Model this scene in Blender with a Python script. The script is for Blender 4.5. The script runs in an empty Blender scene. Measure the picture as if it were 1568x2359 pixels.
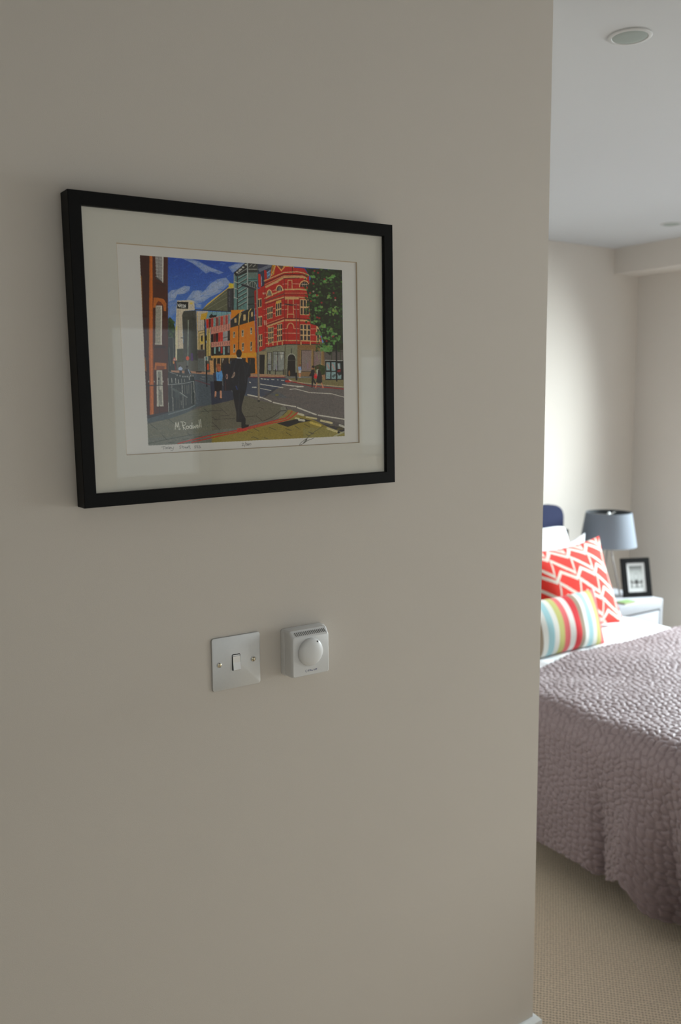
import bpy, bmesh, math, random
import numpy as np
from mathutils import Vector, Matrix

# ---------------------------------------------------------------- camera, world, light, exposure
scene = bpy.context.scene
COL = scene.collection
IMG_W, IMG_H = 1568, 2359
FPX = 2075.943
YAW, PITCH, ROLL = 0.5912, -0.1230, -0.0074
EYE = Vector((0.0, -1.2598, 1.53))

cam_data = bpy.data.cameras.new('camera')
cam = bpy.data.objects.new('camera', cam_data)
COL.objects.link(cam)
cam_data.sensor_fit = 'VERTICAL'
cam_data.sensor_height = 23.6
cam_data.sensor_width = 15.7
cam_data.lens = FPX / IMG_H * 23.6
cam_data.clip_start = 0.02
fwd = Vector((math.sin(YAW) * math.cos(PITCH), math.cos(YAW) * math.cos(PITCH), math.sin(PITCH)))
rgt = Vector((math.cos(YAW), -math.sin(YAW), 0))
upv = rgt.cross(fwd)
r2 = rgt * math.cos(ROLL) + upv * math.sin(ROLL)
u2 = upv * math.cos(ROLL) - rgt * math.sin(ROLL)
cam.matrix_world = Matrix(((r2.x, u2.x, -fwd.x, EYE.x), (r2.y, u2.y, -fwd.y, EYE.y),
                           (r2.z, u2.z, -fwd.z, EYE.z), (0, 0, 0, 1)))
cam_data.dof.use_dof = True
cam_data.dof.focus_distance = 1.42
cam_data.dof.aperture_fstop = 2.8
scene.camera = cam

world = bpy.data.worlds.new('overcast_sky')
scene.world = world
world.use_nodes = True
bg = world.node_tree.nodes['Background']
bg.inputs['Color'].default_value = (0.90, 0.95, 1.0, 1)
bg.inputs['Strength'].default_value = 1.0


def area_light(name, loc, direction, sx, sy, power, color):
    ld = bpy.data.lights.new(name, 'AREA')
    ld.shape = 'RECTANGLE'
    ld.size, ld.size_y, ld.energy, ld.color = sx, sy, power, color
    lo = bpy.data.objects.new(name, ld)
    COL.objects.link(lo)
    lo.location = loc
    lo.rotation_euler = Vector(direction).to_track_quat('-Z', 'Z').to_euler()
    return lo


# daylight falling through the long bedroom window in the right-hand wall; hall and side fill lights are added at invented windows
WIN_Y0, WIN_Y1, WIN_Z0, WIN_Z1 = -0.6, 1.47, 0.55, 2.12
area_light('bedroom_daylight', (5.4, 0.25, 2.75), (-2.4, 0.2, -1.6), 3.0, 1.2, 800, (0.88, 0.95, 1.0))
area_light('hall_fill', (0.53, -2.26, 1.38), (0.05, 1, 0), 0.85, 1.05, 2.6, (1.0, 0.965, 0.91))  # fill added to brighten the picture wall from behind the camera
area_light('side_fill', (4.16, -1.35, 1.05), (-1, 0.08, -0.12), 0.95, 1.0, 28, (0.96, 0.98, 1.0))  # added to brighten the picture wall towards its right end; invented source

scene.view_settings.view_transform = 'Standard'
scene.view_settings.look = 'None'
scene.view_settings.exposure = 0.0
scene.view_settings.gamma = 1.0
scene.view_settings.use_curve_mapping = False

rng = random.Random(7)
nrg = np.random.default_rng(7)


# ---------------------------------------------------------------- helpers
def s2l(c):
    out = []
    for v in c[:3]:
        v = v / 255.0
        out.append(v / 12.92 if v <= 0.04045 else ((v + 0.055) / 1.055) ** 2.4)
    return tuple(out)


def mat(name, color, rough=0.6, metal=0.0, spec=0.5, noise=0.0, nscale=40.0, bump=0.0, bscale=200.0, sheen=0.0, coat=0.0):
    m = bpy.data.materials.new(name)
    m.use_nodes = True
    nt = m.node_tree
    b = nt.nodes['Principled BSDF']
    b.inputs['Base Color'].default_value = (*color, 1)
    b.inputs['Roughness'].default_value = rough
    b.inputs['Metallic'].default_value = metal
    b.inputs['Specular IOR Level'].default_value = spec
    b.inputs['Sheen Weight'].default_value = sheen
    b.inputs['Coat Weight'].default_value = coat
    tc = nt.nodes.new('ShaderNodeTexCoord')
    if noise > 0:
        n = nt.nodes.new('ShaderNodeTexNoise')
        n.inputs['Scale'].default_value = nscale
        n.inputs['Detail'].default_value = 4
        mr = nt.nodes.new('ShaderNodeMapRange')
        mr.inputs['To Min'].default_value = 1 - noise
        mr.inputs['To Max'].default_value = 1 + noise
        mx = nt.nodes.new('ShaderNodeMix')
        mx.data_type = 'RGBA'
        mx.blend_type = 'MULTIPLY'
        mx.inputs[0].default_value = 1
        mx.inputs[6].default_value = (*color, 1)
        nt.links.new(tc.outputs['Object'], n.inputs['Vector'])
        nt.links.new(n.outputs['Fac'], mr.inputs['Value'])
        nt.links.new(mr.outputs['Result'], mx.inputs[7])
        nt.links.new(mx.outputs[2], b.inputs['Base Color'])
    if bump > 0:
        n2 = nt.nodes.new('ShaderNodeTexNoise')
        n2.inputs['Scale'].default_value = bscale
        n2.inputs['Detail'].default_value = 3
        bp = nt.nodes.new('ShaderNodeBump')
        bp.inputs['Strength'].default_value = bump
        bp.inputs['Distance'].default_value = 0.002
        nt.links.new(tc.outputs['Object'], n2.inputs['Vector'])
        nt.links.new(n2.outputs['Fac'], bp.inputs['Height'])
        nt.links.new(bp.outputs['Normal'], b.inputs['Normal'])
    return m


def attr_mat(name, rough=0.6, spec=0.3, sheen=0.0, bump=0.0, bscale=600):
    m = mat(name, (0.5, 0.5, 0.5), rough, 0, spec, 0, 1, bump, bscale, sheen)
    nt = m.node_tree
    a = nt.nodes.new('ShaderNodeVertexColor')
    a.layer_name = 'Col'
    nt.links.new(a.outputs['Color'], nt.nodes['Principled BSDF'].inputs['Base Color'])
    return m


def glass_mat(name, tint=(1, 1, 1)):
    m = bpy.data.materials.new(name)
    m.use_nodes = True
    nt = m.node_tree
    nt.nodes.clear()
    out = nt.nodes.new('ShaderNodeOutputMaterial')
    tr = nt.nodes.new('ShaderNodeBsdfTransparent')
    tr.inputs['Color'].default_value = (*tint, 1)
    gl = nt.nodes.new('ShaderNodeBsdfGlossy')
    gl.inputs['Roughness'].default_value = 0.0
    fr = nt.nodes.new('ShaderNodeFresnel')
    geo = nt.nodes.new('ShaderNodeNewGeometry')
    ior = nt.nodes.new('ShaderNodeMapRange')          # the node inverts the index on back faces; undo that for thin panes
    ior.inputs['To Min'].default_value = 1.5
    ior.inputs['To Max'].default_value = 1 / 1.5
    nt.links.new(geo.outputs['Backfacing'], ior.inputs['Value'])
    nt.links.new(ior.outputs['Result'], fr.inputs['IOR'])
    mx = nt.nodes.new('ShaderNodeMixShader')
    nt.links.new(fr.outputs[0], mx.inputs[0])
    nt.links.new(tr.outputs[0], mx.inputs[1])
    nt.links.new(gl.outputs[0], mx.inputs[2])
    nt.links.new(mx.outputs[0], out.inputs['Surface'])
    return m


def origin(o):
    v = Vector((0, 0, 0))
    while o is not None:
        v += o.location
        o = o.parent
    return v


def link_mesh(name, me, m, parent=None, smooth=False, loc=None):
    """me in world coordinates; stored relative to parent's origin (or to loc)."""
    o = bpy.data.objects.new(name, me)
    COL.objects.link(o)
    base = origin(parent) if parent else Vector(loc or (0, 0, 0))
    if base.length > 0:
        me.transform(Matrix.Translation(-base))
    if parent:
        o.parent = parent
    elif loc:
        o.location = loc
    if m is not None and not me.materials:
        me.materials.append(m)
    if smooth:
        me.polygons.foreach_set('use_smooth', [True] * len(me.polygons))
        if smooth != 'all' and hasattr(me, 'set_sharp_from_angle'):
            me.set_sharp_from_angle(angle=math.radians(38))
    me.update()
    return o


def bmobj(name, bm, m, parent=None, smooth=False, loc=None):
    me = bpy.data.meshes.new(name)
    bm.normal_update()
    bm.to_mesh(me)
    bm.free()
    return link_mesh(name, me, m, parent, smooth, loc)


def pyobj(name, v, f, m, parent=None, smooth=False, loc=None):
    me = bpy.data.meshes.new(name)
    me.from_pydata([tuple(map(float, p)) for p in v], [], f)
    return link_mesh(name, me, m, parent, smooth, loc)


def gridobj(name, P, m, parent=None, smooth='all', colors=None, closed_u=False, loc=None, uv=None):
    """P: (nu, nv, 3) numpy grid."""
    nu, nv = P.shape[:2]
    idx = np.arange(nu * nv).reshape(nu, nv)
    if closed_u:
        a = idx
        b = np.roll(idx, -1, 0)
        q = np.stack([a[:, :-1], b[:, :-1], b[:, 1:], a[:, 1:]], -1).reshape(-1, 4)
    else:
        q = np.stack([idx[:-1, :-1], idx[1:, :-1], idx[1:, 1:], idx[:-1, 1:]], -1).reshape(-1, 4)
    me = bpy.data.meshes.new(name)
    me.vertices.add(nu * nv)
    me.vertices.foreach_set('co', P.reshape(-1).astype(np.float32))
    me.loops.add(q.size)
    me.loops.foreach_set('vertex_index', q.reshape(-1).astype(np.int32))
    me.polygons.add(len(q))
    me.polygons.foreach_set('loop_start', np.arange(0, q.size, 4, dtype=np.int32))
    me.polygons.foreach_set('loop_total', np.full(len(q), 4, dtype=np.int32))
    me.update(calc_edges=True)
    if colors is not None:
        at = me.color_attributes.new('Col', 'FLOAT_COLOR', 'POINT')
        c = np.ones((nu * nv, 4), np.float32)
        c[:, :3] = colors.reshape(-1, 3)
        at.data.foreach_set('color', c.reshape(-1))
    return link_mesh(name, me, m, parent, smooth, loc)


def add_box(bm, x0, x1, y0, y1, z0, z1, bevel=0.0, seg=2):
    r = bmesh.ops.create_cube(bm, size=1.0)
    vs = r['verts']
    for v in vs:
        v.co = Vector((x0 + (v.co.x + .5) * (x1 - x0), y0 + (v.co.y + .5) * (y1 - y0), z0 + (v.co.z + .5) * (z1 - z0)))
    if bevel > 0:
        es = list({e for v in vs for e in v.link_edges})
        bmesh.ops.bevel(bm, geom=es, offset=bevel, segments=seg, profile=0.5, affect='EDGES')
    return bm


def box(x0, x1, y0, y1, z0, z1, bevel=0.0, seg=2):
    return add_box(bmesh.new(), x0, x1, y0, y1, z0, z1, bevel, seg)


def tube(bm, p0, p1, r0, r1=None, n=12):
    p0, p1 = Vector(p0), Vector(p1)
    r1 = r0 if r1 is None else r1
    d = p1 - p0
    q = d.to_track_quat('Z', 'Y')
    A, B = [], []
    for i in range(n):
        a = 2 * math.pi * i / n
        c = Vector((math.cos(a), math.sin(a), 0))
        A.append(bm.verts.new(p0 + q @ (c * r0)))
        B.append(bm.verts.new(p1 + q @ (c * r1)))
    for i in range(n):
        j = (i + 1) % n
        bm.faces.new((A[i], A[j], B[j], B[i]))
    bm.faces.new(A[::-1])
    bm.faces.new(B)


def lathe(bm, prof, center, axis='Z', n=48):
    """prof: (radius, height) pairs; axis 'Z' up, '-Y' out of the picture wall, '-Z' down from the ceiling."""
    c = Vector(center)
    rings = []
    for r, h in prof:
        ring = []
        for i in range(n):
            a = 2 * math.pi * i / n
            x, y = r * math.cos(a), r * math.sin(a)
            v = {'Z': Vector((x, y, h)), '-Y': Vector((x, -h, y)), '-Z': Vector((x, -y, -h))}[axis]
            ring.append(bm.verts.new(c + v))
        rings.append(ring)
    for A, B in zip(rings, rings[1:]):
        for i in range(n):
            j = (i + 1) % n
            bm.faces.new((A[i], A[j], B[j], B[i]))
    return rings


def cap(bm, ring, flip=False):
    bm.faces.new(ring[::-1] if flip else ring)


def thing(name, label, cat, loc=(0, 0, 0), group=None):
    o = bpy.data.objects.new(name, None)
    o.empty_display_size = 0.05
    COL.objects.link(o)
    o.location = loc
    o['label'] = label
    o['category'] = cat
    if group:
        o['group'] = group
    return o


def tag(o, label, cat, group=None):
    o['label'] = label
    o['category'] = cat
    if group:
        o['group'] = group
    return o


def struct(o):
    o['kind'] = 'structure'
    return o


# ---------------------------------------------------------------- materials
WALL = mat('wall_paint', (0.60, 0.555, 0.505), 0.85, spec=0.2, noise=0.015, nscale=3, bump=0.08, bscale=700)
CEIL = mat('ceiling_paint', (0.53, 0.535, 0.545), 0.9, spec=0.2, bump=0.05, bscale=500)
GLOSSW = mat('white_gloss_paint', (0.80, 0.82, 0.83), 0.3, bump=0.02, bscale=60)
BLACKF = mat('black_frame_lacquer', (0.0045, 0.0045, 0.0045), 0.5, spec=0.12, noise=0.1, nscale=60)
MATB = mat('mat_board', (0.68, 0.66, 0.59), 0.9, spec=0.1, bump=0.05, bscale=900)
BEVELC = mat('mat_bevel_core', (0.55, 0.44, 0.31), 0.9, spec=0.1)
BACKB = mat('backing_board', (0.30, 0.24, 0.17), 0.9, noise=0.1)
GLASS = glass_mat('picture_glass')
WGLASS = glass_mat('window_glass', (0.96, 0.98, 0.97))
STEEL = mat('satin_steel', (0.53, 0.54, 0.55), 0.50, metal=1.0, noise=0.03, nscale=200)
CHROME = mat('polished_chrome', (0.88, 0.90, 0.92), 0.22, metal=1.0)
BRASS = mat('worn_nickel_brass', (0.62, 0.56, 0.42), 0.22, metal=1.0)
DARKPL = mat('dark_plastic', (0.02, 0.022, 0.025), 0.5)
WPLAST = mat('white_plastic', (0.66, 0.66, 0.66), 0.33, spec=0.5, bump=0.02, bscale=900)
INK = mat('blue_ink', (0.02, 0.03, 0.16), 0.5)
SLOT = mat('slot_shadow_plastic', (0.16, 0.155, 0.15), 0.7)
NAVY = mat('navy_fabric', (0.021, 0.025, 0.054), 0.95, spec=0.1, noise=0.15, nscale=500, bump=0.4, bscale=900)
LINEN = mat('white_cotton', (0.70, 0.715, 0.73), 0.85, spec=0.2, bump=0.15, bscale=60)
MATT = mat('mattress_ticking', (0.7, 0.7, 0.7), 0.9, bump=0.1)
BLACKW = mat('black_bed_frame', (0.015, 0.017, 0.02), 0.5)
SHADE = mat('grey_blue_lampshade', (0.17, 0.19, 0.22), 0.8, spec=0.2, noise=0.04, nscale=900, bump=0.1, bscale=900)
SHADEIN = mat('dark_shade_lining', (0.05, 0.055, 0.06), 0.8)
NSTAND = mat('white_lacquer', (0.33, 0.34, 0.365), 0.35, bump=0.01)
THIN = mat('brushed_lamp_metal', (0.36, 0.34, 0.32), 0.35, metal=1.0)
DLENS = mat('downlight_lens', (0.27, 0.305, 0.28), 0.55)
DTRIM = mat('downlight_trim', (0.50, 0.50, 0.495), 0.6)


def carpet_material():
    m = mat('beige_loop_carpet', (0.40, 0.30, 0.20), 0.95, spec=0.1)
    nt = m.node_tree
    N, L = nt.nodes, nt.links
    b = N['Principled BSDF']
    tc = N.new('ShaderNodeTexCoord')
    sep = N.new('ShaderNodeSeparateXYZ')
    ns = N.new('ShaderNodeTexNoise')
    ns.inputs['Scale'].default_value = 60
    ns.inputs['Detail'].default_value = 2
    mixv = N.new('ShaderNodeMix')
    mixv.data_type = 'VECTOR'
    mixv.inputs[0].default_value = 0.0035
    L.new(tc.outputs['Object'], ns.inputs['Vector'])
    L.new(tc.outputs['Object'], mixv.inputs[4])
    L.new(ns.outputs['Color'], mixv.inputs[5])
    L.new(mixv.outputs[1], sep.inputs[0])

    def math_node(op, a, bb=None):
        n = N.new('ShaderNodeMath')
        n.operation = op
        for i, v in enumerate((a, bb)):
            if v is None:
                continue
            if isinstance(v, (int, float)):
                n.inputs[i].default_value = v
            else:
                L.new(v, n.inputs[i])
        return n.outputs[0]
    # rows of loops about 8 mm apart, laid at an angle to the walls
    ra = math_node('ADD', math_node('MULTIPLY', sep.outputs[0], 0.73), math_node('MULTIPLY', sep.outputs[1], 0.68))
    rb = math_node('SUBTRACT', math_node('MULTIPLY', sep.outputs[1], 0.73), math_node('MULTIPLY', sep.outputs[0], 0.68))
    sx = math_node('SINE', math_node('MULTIPLY', ra, math.pi / 0.0098))
    sy = math_node('SINE', math_node('MULTIPLY', rb, math.pi / 0.0080))
    gx = math_node('SUBTRACT', 1.0, math_node('MULTIPLY', math_node('ABSOLUTE', sx), 0.92))
    gy = math_node('SUBTRACT', 1.0, math_node('MULTIPLY', math_node('ABSOLUTE', sy), 0.70))
    h = math_node('SUBTRACT', 1.0, math_node('MULTIPLY', gx, gy))
    ramp = N.new('ShaderNodeValToRGB')
    ramp.color_ramp.elements[0].position = 0.12
    ramp.color_ramp.elements[0].color = (0.16, 0.122, 0.09, 1)
    ramp.color_ramp.elements[1].position = 0.80
    ramp.color_ramp.elements[1].color = (0.78, 0.65, 0.505, 1)
    n2 = N.new('ShaderNodeTexNoise')
    n2.inputs['Scale'].default_value = 160
    n2.inputs['Detail'].default_value = 2
    L.new(tc.outputs['Object'], n2.inputs['Vector'])
    mr = N.new('ShaderNodeMapRange')
    mr.inputs['To Min'].default_value = 0.70
    mr.inputs['To Max'].default_value = 1.30
    L.new(n2.outputs['Fac'], mr.inputs['Value'])
    mx = N.new('ShaderNodeMix')
    mx.data_type = 'RGBA'
    mx.blend_type = 'MULTIPLY'
    mx.inputs[0].default_value = 1
    L.new(h, ramp.inputs[0])
    L.new(ramp.outputs[0], mx.inputs[6])
    L.new(mr.outputs[0], mx.inputs[7])
    L.new(mx.outputs[2], b.inputs['Base Color'])
    bp = N.new('ShaderNodeBump')
    bp.inputs['Strength'].default_value = 0.9
    bp.inputs['Distance'].default_value = 0.004
    L.new(h, bp.inputs['Height'])
    L.new(bp.outputs[0], b.inputs['Normal'])
    return m


CARPET = carpet_material()

# ---------------------------------------------------------------- the setting
XL, XC, XR = -2.0, 1.3348, 3.953          # hall's left wall, partition end, bedroom's right wall
YF, YB = -2.0, 1.845                        # wall behind the camera, headboard wall
ZC = 2.28

struct(bmobj('floor', box(XL - .2, XR + .2, YF - .2, YB + .2, -0.1, 0), CARPET))
struct(bmobj('ceiling', box(XL - .2, XR + .2, YF - .2, YB + .2, ZC, ZC + .1), CEIL))
struct(bmobj('wall_partition', box(XL, XC, 0, YB, 0, ZC, 0.0015, 1), WALL))
struct(bmobj('wall_back', box(XL - .2, XR + .2, YB, YB + .2, 0, ZC), WALL))
struct(bmobj('wall_left', box(XL - .2, XL, YF, YB, 0, ZC), WALL))


def wall_with_holes(name, axis, a0, a1, p0, p1, holes):
    """wall slab along axis ('X' or 'Y') between a0 and a1, thickness p0..p1, rectangular holes (b0, b1, z0, z1)."""
    bm = bmesh.new()

    def slab(b0, b1, z0, z1):
        if b1 - b0 < 1e-6 or z1 - z0 < 1e-6:
            return
        if axis == 'X':
            add_box(bm, b0, b1, p0, p1, z0, z1)
        else:
            add_box(bm, p0, p1, b0, b1, z0, z1)
    cur = a0
    for b0, b1, z0, z1 in holes:
        slab(cur, b0, 0, ZC)
        slab(b0, b1, 0, z0)
        slab(b0, b1, z1, ZC)
        cur = b1
    slab(cur, a1, 0, ZC)
    return struct(bmobj(name, bm, WALL))


HALLW = [(0.08, 0.98, 0.82, 1.94), (1.163, 1.592, 1.20, 1.855), (2.268, 2.75, 1.285, 1.768)]  # first opening is invented to let the hall fill light in
wall_with_holes('wall_right', 'Y', YF - .2, YB, XR, XR + .12, [(-1.85, -0.85, 0.5, 1.6), (WIN_Y0, WIN_Y1, WIN_Z0, WIN_Z1)])  # first hole is invented for the side fill light
wall_with_holes('wall_front', 'X', XL - .2, XR, YF - .2, YF, HALLW)
# boxed-in soffit along the top of the right-hand wall
struct(bmobj('trim_1', box(3.761, XR, YF, YB, 2.154, ZC), WALL))


def window(name, axis, p, b0, b1, z0, z1, nmid, sgn):
    t = bpy.data.objects.new(name, None)
    COL.objects.link(t)
    t['kind'] = 'structure'
    fr = bmesh.new()
    w = 0.045

    def bar(bm, c0, c1, d0, d1, q0, q1):
        if axis == 'Y':
            add_box(bm, q0, q1, c0, c1, d0, d1, 0.004, 1)
        else:
            add_box(bm, c0, c1, q0, q1, d0, d1, 0.004, 1)
    q0, q1 = p - .03, p + .03
    bar(fr, b0, b0 + w, z0, z1, q0, q1)
    bar(fr, b1 - w, b1, z0, z1, q0, q1)
    bar(fr, b0 + w, b1 - w, z0, z0 + w, q0, q1)
    bar(fr, b0 + w, b1 - w, z1 - w, z1, q0, q1)
    edges = [b0 + w]
    for k in range(nmid):
        c = b0 + (b1 - b0) * (k + 1) / (nmid + 1)
        bar(fr, c - .02, c + .02, z0 + w, z1 - w, q0, q1)
        edges += [c - .02, c + .02]
    edges.append(b1 - w)
    bmobj('window_frame', fr, GLOSSW, t)
    for k in range(0, len(edges), 2):
        g = bmesh.new()
        if axis == 'Y':
            add_box(g, p - .003, p + .003, edges[k], edges[k + 1], z0 + w, z1 - w)
        else:
            add_box(g, edges[k], edges[k + 1], p - .003, p + .003, z0 + w, z1 - w)
        bmobj('window_pane', g, WGLASS, t)
    s = bmesh.new()
    if axis == 'Y':
        add_box(s, min(p, p + sgn * .075), max(p, p + sgn * .075), b0, b1, z0 - .025, z0, 0.005, 2)
    else:
        add_box(s, b0 - .03, b1 + .03, min(p, p + sgn * .1), max(p, p + sgn * .1), z0 - .025, z0, 0.005, 2)
    bmobj('window_sill', s, GLOSSW, t)


window('window_1', 'Y', XR + .075, WIN_Y0, WIN_Y1, WIN_Z0, WIN_Z1, 1, -1)
window('window_5', 'Y', XR + .075, -1.85, -0.85, 0.5, 1.6, 0, -1)  # unseen window added around the side fill light
for k_, hole_ in enumerate(HALLW):
    window('window_%d' % (k_ + 2), 'X', YF - .14, *hole_, 1 if k_ == 0 else 0, 1)  # the first of these is an added window for the hall fill

# skirting boards with a chamfered top edge
SK, ST = 0.2136, 0.0135


def skirt_profile(bm, pts, closed=False):
    """pts: (x, y, nx, ny) along the wall foot; (nx, ny) is the mitred offset direction."""
    prof = [(0.0, 0.0), (1.0, 0.0), (1.0, SK - 0.006), (0.55, SK), (0.0, SK)]
    rows = []
    for x, y, nx, ny in pts:
        rows.append([bm.verts.new((x + nx * ST * t, y + ny * ST * t, z)) for t, z in prof])
    n = len(prof)
    for A, B in zip(rows, rows[1:]):
        for i in range(n):
            j = (i + 1) % n
            bm.faces.new((A[i], B[i], B[j], A[j]))
    bm.faces.new(rows[0])
    bm.faces.new(rows[-1][::-1])
    bmesh.ops.recalc_face_normals(bm, faces=bm.faces[:])


bm = bmesh.new()
skirt_profile(bm, [(XL, 0, 0, -1), (XC, 0, 1, -1), (XC, YB, 1, 0)])
struct(bmobj('baseboard_partition', bm, GLOSSW))
bm = bmesh.new()
skirt_profile(bm, [(XC + ST, YB, 0, -1), (XR - ST, YB, 0, -1)])
struct(bmobj('baseboard_back', bm, GLOSSW))
bm = bmesh.new()
skirt_profile(bm, [(XR, YB, -1, 0), (XR, YF, -1, 0)])
struct(bmobj('baseboard_right', bm, GLOSSW))
bm = bmesh.new()
skirt_profile(bm, [(XL + ST, YF, 0, 1), (XR - ST, YF, 0, 1)])
struct(bmobj('baseboard_front', bm, GLOSSW))


# ---------------------------------------------------------------- ceiling downlights
def downlight(x, y, label):
    t = thing('ceiling_downlight', label, 'ceiling light', (x, y, ZC), 'recessed ceiling downlights')
    bm = bmesh.new()
    lathe(bm, [(0.045, 0.0), (0.045, 0.0025), (0.043, 0.004), (0.037, 0.004), (0.0355, 0.002)], (x, y, ZC), '-Z')
    bmobj('trim_ring', bm, DTRIM, t, True)
    bm = bmesh.new()
    rr = lathe(bm, [(0.0362, 0.0026), (0.034, 0.0034), (0.02, 0.004), (0.004, 0.0042)], (x, y, ZC), '-Z')
    cap(bm, rr[-1])
    bmobj('lens', bm, DLENS, t, True)
    return t


downlight(1.613, 0.048, 'large-looking round recessed downlight in the ceiling just past the wall edge')
downlight(3.443, 1.280, 'small-looking far recessed downlight in the ceiling near the back corner')


# ---------------------------------------------------------------- the picture on the wall: canvas drawn with numpy
SS = 3
CX0, CY0, CX1, CY1 = 262, 556, 838, 1060
CW, CH = (CX1 - CX0) * SS, (CY1 - CY0) * SS
canvas = np.zeros((CH, CW, 3), np.float32)
canvas[:] = (166, 164, 160)
paint_mask = None


def P(crop, pts):
    ox, oy = {'A': (310, 570), 'B': (550, 570), 'C': (310, 800), 'D': (550, 800), 'X': (0, 0)}[crop]
    k = 1.0 if crop == 'X' else 260.0 / 1568.0
    return [(ox + x * k, oy + y * k) for x, y in pts]


def _mask(poly):
    q = [((x - CX0) * SS, (y - CY0) * SS) for x, y in poly]
    xs, ys = [a for a, _ in q], [b for _, b in q]
    x0, x1 = max(0, int(min(xs)) - 1), min(CW, int(max(xs)) + 2)
    y0, y1 = max(0, int(min(ys)) - 1), min(CH, int(max(ys)) + 2)
    if x1 <= x0 or y1 <= y0:
        return None
    gx, gy = np.meshgrid(np.arange(x0, x1) + .5, np.arange(y0, y1) + .5)
    m = np.zeros(gx.shape, bool)
    n = len(q)
    for i in range(n):
        ax, ay = q[i]
        bx, by = q[(i + 1) % n]
        if ay == by:
            continue
        c = (ay > gy) != (by > gy)
        m ^= c & (gx < (bx - ax) * (gy - ay) / (by - ay) + ax)
    return (y0, y1, x0, x1), m


def put(sl, m, color, alpha=1.0):
    y0, y1, x0, x1 = sl
    if paint_mask is not None:
        m = m & paint_mask[y0:y1, x0:x1]
    reg = canvas[y0:y1, x0:x1]
    reg[m] = reg[m] * (1 - alpha) + np.asarray(color, np.float32) * alpha


def fill(crop, pts, color, alpha=1.0):
    r = _mask(P(crop, pts))
    if r:
        put(r[0], r[1], color, alpha)


def grad(crop, pts, c0, c1, alpha=1.0):
    r = _mask(P(crop, pts))
    if not r:
        return
    (y0, y1, x0, x1), m = r
    if paint_mask is not None:
        m = m & paint_mask[y0:y1, x0:x1]
    t = np.linspace(0, 1, y1 - y0)[:, None, None]
    cc = np.asarray(c0) * (1 - t) + np.asarray(c1) * t
    cc = np.broadcast_to(cc, (y1 - y0, x1 - x0, 3))
    reg = canvas[y0:y1, x0:x1]
    reg[m] = reg[m] * (1 - alpha) + cc[m] * alpha


def line(crop, pts, w, color, alpha=1.0, free=False):
    """polyline; w in crop units (in px for crop X)."""
    global paint_mask
    q = [((x - CX0) * SS, (y - CY0) * SS) for x, y in P(crop, pts)]
    hw = w * (1.0 if crop == 'X' else 260.0 / 1568.0) * SS / 2
    hw = max(hw, 0.7)
    xs, ys = [a for a, _ in q], [b for _, b in q]
    x0, x1 = max(0, int(min(xs) - hw) - 1), min(CW, int(max(xs) + hw) + 2)
    y0, y1 = max(0, int(min(ys) - hw) - 1), min(CH, int(max(ys) + hw) + 2)
    if x1 <= x0 or y1 <= y0:
        return
    gx, gy = np.meshgrid(np.arange(x0, x1) + .5, np.arange(y0, y1) + .5)
    m = np.zeros(gx.shape, bool)
    for (ax, ay), (bx, by) in zip(q, q[1:]):
        dx, dy = bx - ax, by - ay
        l2 = dx * dx + dy * dy + 1e-9
        t = np.clip(((gx - ax) * dx + (gy - ay) * dy) / l2, 0, 1)
        m |= (gx - ax - t * dx) ** 2 + (gy - ay - t * dy) ** 2 < hw * hw
    pm = paint_mask
    if free:
        paint_mask = None
    put((y0, y1, x0, x1), m, color, alpha)
    paint_mask = pm


def ell(crop, cx, cy, rx, ry, color, alpha=1.0, a0=0, a1=360):
    n = 20
    fill(crop, [(cx + rx * math.cos(math.radians(a0 + (a1 - a0) * i / n)), cy + ry * math.sin(math.radians(a0 + (a1 - a0) * i / n))) for i in range(n + 1)], color, alpha)


def arc(crop, cx, cy, rx, ry, w, color, a0=180, a1=360, free=False, alpha=1.0):
    n = 14
    line(crop, [(cx + rx * math.cos(math.radians(a0 + (a1 - a0) * i / n)), cy + ry * math.sin(math.radians(a0 + (a1 - a0) * i / n))) for i in range(n + 1)], w, color, alpha, free)


def panes(crop, x0, y0, x1, y1, nx, ny, frame, dark, skew=0.0, g=0.22):
    """a window: frame-coloured block with dark panes; skew = rise of the right side."""
    fill(crop, [(x0, y0), (x1, y0 - skew), (x1, y1 - skew), (x0, y1)], frame)
    for i in range(nx):
        for j in range(ny):
            u0, u1 = (i + g) / nx, (i + 1 - g * .6) / nx
            v0, v1 = (j + g * .6) / ny, (j + 1 - g * .4) / ny
            a, b = x0 + (x1 - x0) * u0, x0 + (x1 - x0) * u1
            c, d = y0 + (y1 - y0) * v0, y0 + (y1 - y0) * v1
            fill(crop, [(a, c - skew * u0), (b, c - skew * u1), (b, d - skew * u1), (a, d - skew * u0)], dark)


QUAD = [(323.5, 587.2), (789.0, 622.0), (796.0, 1004.5), (343.0, 1026.5)]
_r = _mask(QUAD)
paint_mask = np.zeros((CH, CW), bool)
paint_mask[_r[0][0]:_r[0][1], _r[0][2]:_r[0][3]] = _r[1]
fill('X', QUAD, (80, 78, 72))

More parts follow.
